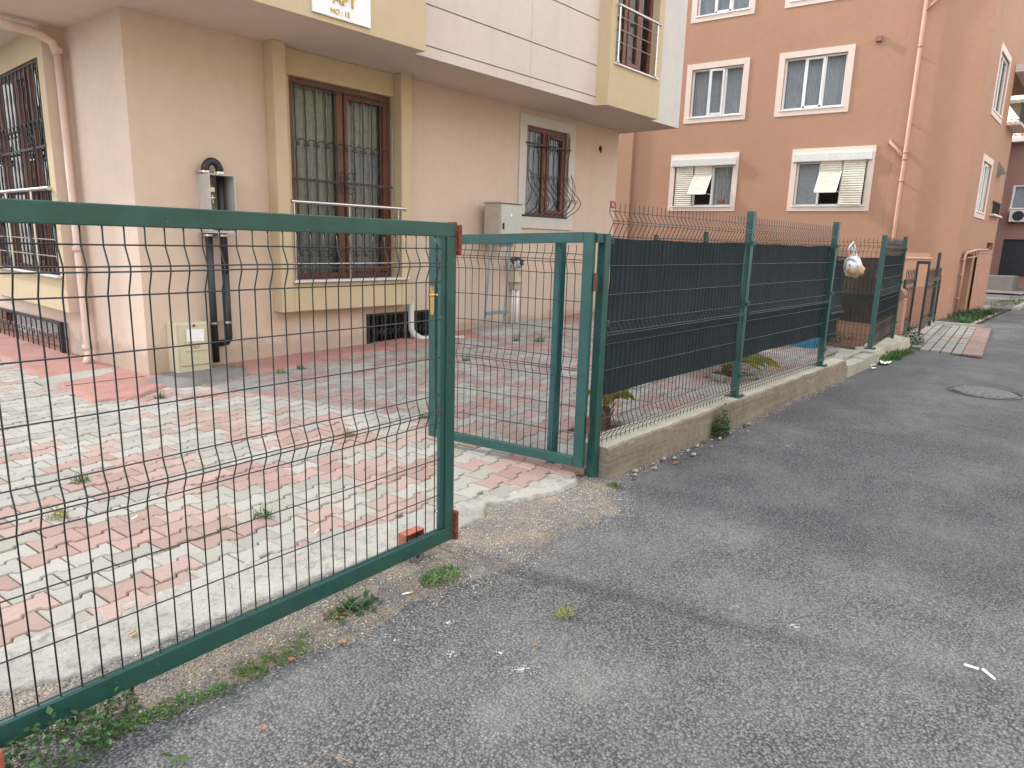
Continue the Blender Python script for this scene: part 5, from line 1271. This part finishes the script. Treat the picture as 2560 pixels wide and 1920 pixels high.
def ring(cx, cy, r_, lab, z):
    t = thing('planter_ring', lab, 'planter', (cx, cy, z), 'rings of tilted blocks round the palms')
    for k in range(9):
        a = k * 6.283 / 9 + .2; mb = MB(); f = Fr((cx + r_ * math.cos(a), cy + r_ * math.sin(a), z), (-math.sin(a), math.cos(a), 0), (math.cos(a), math.sin(a), 0)); mb.box(f, -.095, .095, -.035, .035, -.04, .055 + U_(-.01, .01)); mb.build('block', 'pav_p' if k % 2 else 'pav_g', t, bevel=.005)
ring(4.97, 3.22, .24, 'ring of pink and grey blocks round the nearest palm stub', .05); ring(7.9, 3.35, .26, 'ring of blocks round the yellowish palm', .12)
tb = thing('plastic_tub', 'large blue ribbed plastic tub behind the fence', 'tub', (11.0, 3.75, .2))
mb = MB(); mb.box(WF, 10.68, 11.2, 3.3, 4.5, .14, .56); mb.build('body', 'tub', tb, bevel=.02)
mb = MB()
for k in range(14): mb.box(WF, 10.66, 10.6795, 3.33 + k * .085, 3.36 + k * .085, .16, .53)
for k in range(6): mb.box(WF, 10.71 + k * .085, 10.74 + k * .085, 3.28, 3.2995, .16, .53)
mb.box(WF, 10.65, 11.23, 3.27, 4.53, .53, .57); mb.build('rib', 'tub', tb, bevel=.004)
weed('shrub', 'small grey green shrub at the foot of the orange pillar', 'shrub', (14.25, 2.72, .03), .22, 620, .34, .05, 'leafd', 20)
mb = MB()
for _ in range(60):
    x = U_(19.5, 24.0); y = U_(2.5, 3.12); grassblades(mb, (x, y, .02), .18, 26, .17, .014)
tag(mb.build('grass_strip', 'leafd'), 'grass growing in front of the garage by the orange building', 'grass', kind='stuff')
mb = MB()
for _ in range(40): grassblades(mb, (U_(11.5, 13.3), U_(2.45, 2.64), .0), .08, 26, .10, .008)
for _ in range(60): grassblades(mb, (U_(11.6, 14.4), U_(3.6, 8), .02), .15, 16, .13, .012)
for _ in range(25): grassblades(mb, (U_(27, 33), U_(2.4, 3.2), .03), .2, 20, .1, .014)
tag(mb.build('grass_patch', 'leaf'), 'thin grass along the crumbling base and behind the side fence', 'grass', kind='stuff')

# ================================================================== STREET SMALL THINGS
mh = thing('manhole_cover', 'round cast iron manhole cover in the asphalt far right', 'manhole cover', (10.15, 1.04, 0))
mb = MB(); n = 32; cen = Vector((10.15, 1.04, .004)); mb.add([cen + Vector((math.cos(i * 6.283 / n) * .33, math.sin(i * 6.283 / n) * .33, 0)) for i in range(n)], [tuple(range(n))]); mb.build('cover', 'iron_c', mh)
mb = MB()
for r_ in (.33, .39): mb.tube([cen + Vector((math.cos(i * 6.283 / n) * r_, math.sin(i * 6.283 / n) * r_, -.006)) for i in range(n + 1)], .008, 4)
for k in range(-3, 4): mb.box(Fr(cen, (1, 0, 0), (0, 1, 0)), -.24, .24, k * .08 - .012, k * .08 + .012, .0, .006)
mb.build('rim', 'iron_c', mh)
def crumple(c, s, lab, seed):
    mb = MB(); n = 7; vs = []
    for i in range(n):
        for j in range(n):
            x = (i / (n - 1) - .5) * s * 1.6; y = (j / (n - 1) - .5) * s * .8; vs.append(Vector(c) + Vector((x, y, .01 + .05 * abs(noise.noise(Vector((x * 18, y * 18, seed))))  * (s / .15))))
    mb.add(vs, [(i * n + j, (i + 1) * n + j, (i + 1) * n + j + 1, i * n + j + 1) for i in range(n - 1) for j in range(n - 1)]); tag(mb.build('paper_scrap', 'paper', origin=c), lab, 'litter', 'crumpled papers by the far kerb')
crumple((11.50, 2.50, 0), .19, 'largest crumpled white paper, farthest from the camera', 1); crumple((11.1, 2.60, 0), .15, 'folded white paper touching the far kerb', 4); crumple((10.85, 2.48, 0), .07, 'smallest crumpled paper, nearest the camera', 7)
def stick(a, b, r_, mat, name, lab, cat, grp=None, tip=None):
    c = tuple((Vector(a) + Vector(b)) / 2)
    t = thing(name, lab, cat, c, grp) if tip else None; mb = MB(); mb.tube([a, b], r_, 8); o = mb.build('paper_tube' if tip else name, mat, t, smooth=False, origin=c)
    if tip: mb = MB(); d = (Vector(b) - Vector(a)).normalized(); mb.tube([Vector(b), Vector(b) + d * tip[0]], r_ * 1.02, 8); mb.build('tip', tip[1], t)
    else: tag(o, lab, cat, grp)
G_ = 'cigarette ends lying about'
stick((3.19, .235, .004), (3.195, .185, .004), .005, 'cig', 'cigarette_end', 'shorter white cigarette end on the open asphalt, left of its neighbour', 'cigarette', G_)
stick((3.207, .172, .004), (3.160, .124, .004), .005, 'cig', 'cigarette_end', 'longer white cigarette end on the open asphalt, rightmost of all', 'cigarette', G_)
stick((1.93, 2.335, .012), (1.965, 2.32, .012), .004, 'cig', 'cigarette_end', 'orange tipped cigarette end beside the cut leaves', 'cigarette', G_, (.015, 'amber'))
stick((1.99, 3.165, .043), (2.03, 3.19, .043), .004, 'cig', 'cigarette_end', 'cigarette end on the front pavers under the large gate', 'cigarette', G_, (.012, 'amber'))
stick((1.36, 4.06, .045), (1.40, 4.09, .045), .004, 'cig', 'cigarette_end', 'cigarette end among the left pavers', 'cigarette', G_, (.012, 'amber'))
for k, (x, y, lab) in enumerate(((.92, 2.86, 'upper peanut shell on the concrete strip'), (.915, 2.835, 'lower peanut shell on the concrete strip'))):
    mb = MB(); mb.tube([(x - .016, y - .006, .036), (x - .008, y - .003, .036), (x, y, .036), (x + .008, y + .003, .036), (x + .016, y + .006, .036)], .006, 8, rs=[.002, .0065, .0045, .0065, .002]); tag(mb.build('peanut_shell', 'peanut', smooth=True, origin=(x, y, .036)), lab, 'peanut shell', 'two peanut shells')
for k, (x, y, s, lab) in enumerate(((1.30, 2.27, .018, 'orange tile chip on the moss edge'), (1.52, 2.22, .016, 'orange chip at the gravel border right of the first'), (2.06, 1.62, .012, 'orange chip on open asphalt right of the paint splashes'), (1.02, 1.98, .012, 'orange chip on the asphalt nearest the lower left'), (4.75, 2.40, .03, 'orange chip on the asphalt along the low wall'))):
    mb = MB(); a = U_(0, 6); mb.prism([(x + s * math.cos(a), y + s * math.sin(a)), (x + s * .7 * math.cos(a + 1.8), y + s * .7 * math.sin(a + 1.8)), (x + s * math.cos(a + 3.3), y + s * math.sin(a + 3.3)), (x + s * .6 * math.cos(a + 4.8), y + s * .6 * math.sin(a + 4.8))], .0, .004); tag(mb.build('tile_chip', 'shard', origin=(x, y, 0)), lab, 'chip', 'orange tile chips')
# pale dried splashes on the asphalt
def splash(c, r_, n, sx, ang, lab):
    mb = MB()
    for _ in range(n):
        a = U_(0, 6.28); q = r_ * abs(random.gauss(0, .55)); x0, y0 = math.cos(a) * q * sx, math.sin(a) * q
        x = c[0] + x0 * math.cos(ang) - y0 * math.sin(ang); y = c[1] + x0 * math.sin(ang) + y0 * math.cos(ang); s = U_(.0012, .0038) * (1.6 - q / r_ * .6 if q < r_ else .8); k = 6
        z = road_h(x, y) + .0035
        vs = [Vector((x + math.cos(i * 6.283 / k) * s * U_(.5, 1.3), y + math.sin(i * 6.283 / k) * s * U_(.5, 1.3), z)) for i in range(k)]; mb.add(vs, [tuple(range(k))])
    tag(mb.build('dried_splash', 'dust', origin=(c[0], c[1], 0)), lab, 'stain', 'dried white splashes on the asphalt')
splash((1.90, 1.56, 0), .045, 60, 1.8, -.8, 'bright elongated white splash on the near asphalt')
splash((1.78, 1.84, 0), .04, 26, 1, 0, 'round faint white splash below the cut leaves'); splash((1.93, 2.02, 0), .03, 36, 1.2, 0, 'white splash just right of the cut leaves')
splash((1.92, 1.70, 0), .025, 22, 1, 0, 'small white splash above the bright elongated one'); splash((3.0, .86, 0), .03, 22, 1.5, .8, 'tiny white splash on open asphalt at right')
splash((5.95, 1.95, 0), .14, 120, 2.2, .2, 'wide pale smear on the asphalt below the weed'); splash((3.35, 2.68, 0), .03, 30, 1.5, 0, 'white flecks on the concrete near the small gate')
splash((8.4, 1.35, 0), .07, 60, 3.0, -.5, 'long white streak on the far asphalt')
# broken stones and a twig along the wall foot
for k in range(26):
    x = 4.15 + 2.25 * k / 26 + U_(0, .05); y = 2.52 - abs(random.gauss(0, .06)); s = U_(.010, .026)
    cb = MB(); blob(cb, (x, y, s * .3), s, s * .8, s * .5, k, .5, nu=8, nv=5); tag(cb.build('stone', 'slab' if k % 3 else 'asphalt', origin=(x, y, 0)), ('small broken stone at the foot of the low wall, %s counted from the gate post' % ('first second third fourth fifth sixth seventh eighth ninth tenth eleventh twelfth thirteenth fourteenth fifteenth sixteenth seventeenth eighteenth nineteenth twentieth'.split()+['twenty-first','twenty-second','twenty-third','twenty-fourth','twenty-fifth','farthest'])[k]), 'stone', 'small stones at the wall foot')
mb = MB(); mb.tube([(.98, 1.72, .006), (1.03, 1.70, .012), (1.09, 1.72, .010), (1.12, 1.66, .006), (1.13, 1.62, .006)], .0018, 5); tag(mb.build('twig', 'twig'), 'thin curved brown twig on the near asphalt', 'twig')
# red painted post at the left edge of the picture
mb = MB(); mb.box(F1, -2.45, -2.035, .025, .12, -.05, .125); 
tag(mb.build('red_block', 'redp', bevel=.01), 'red painted block at the far left under the large gate', 'block')
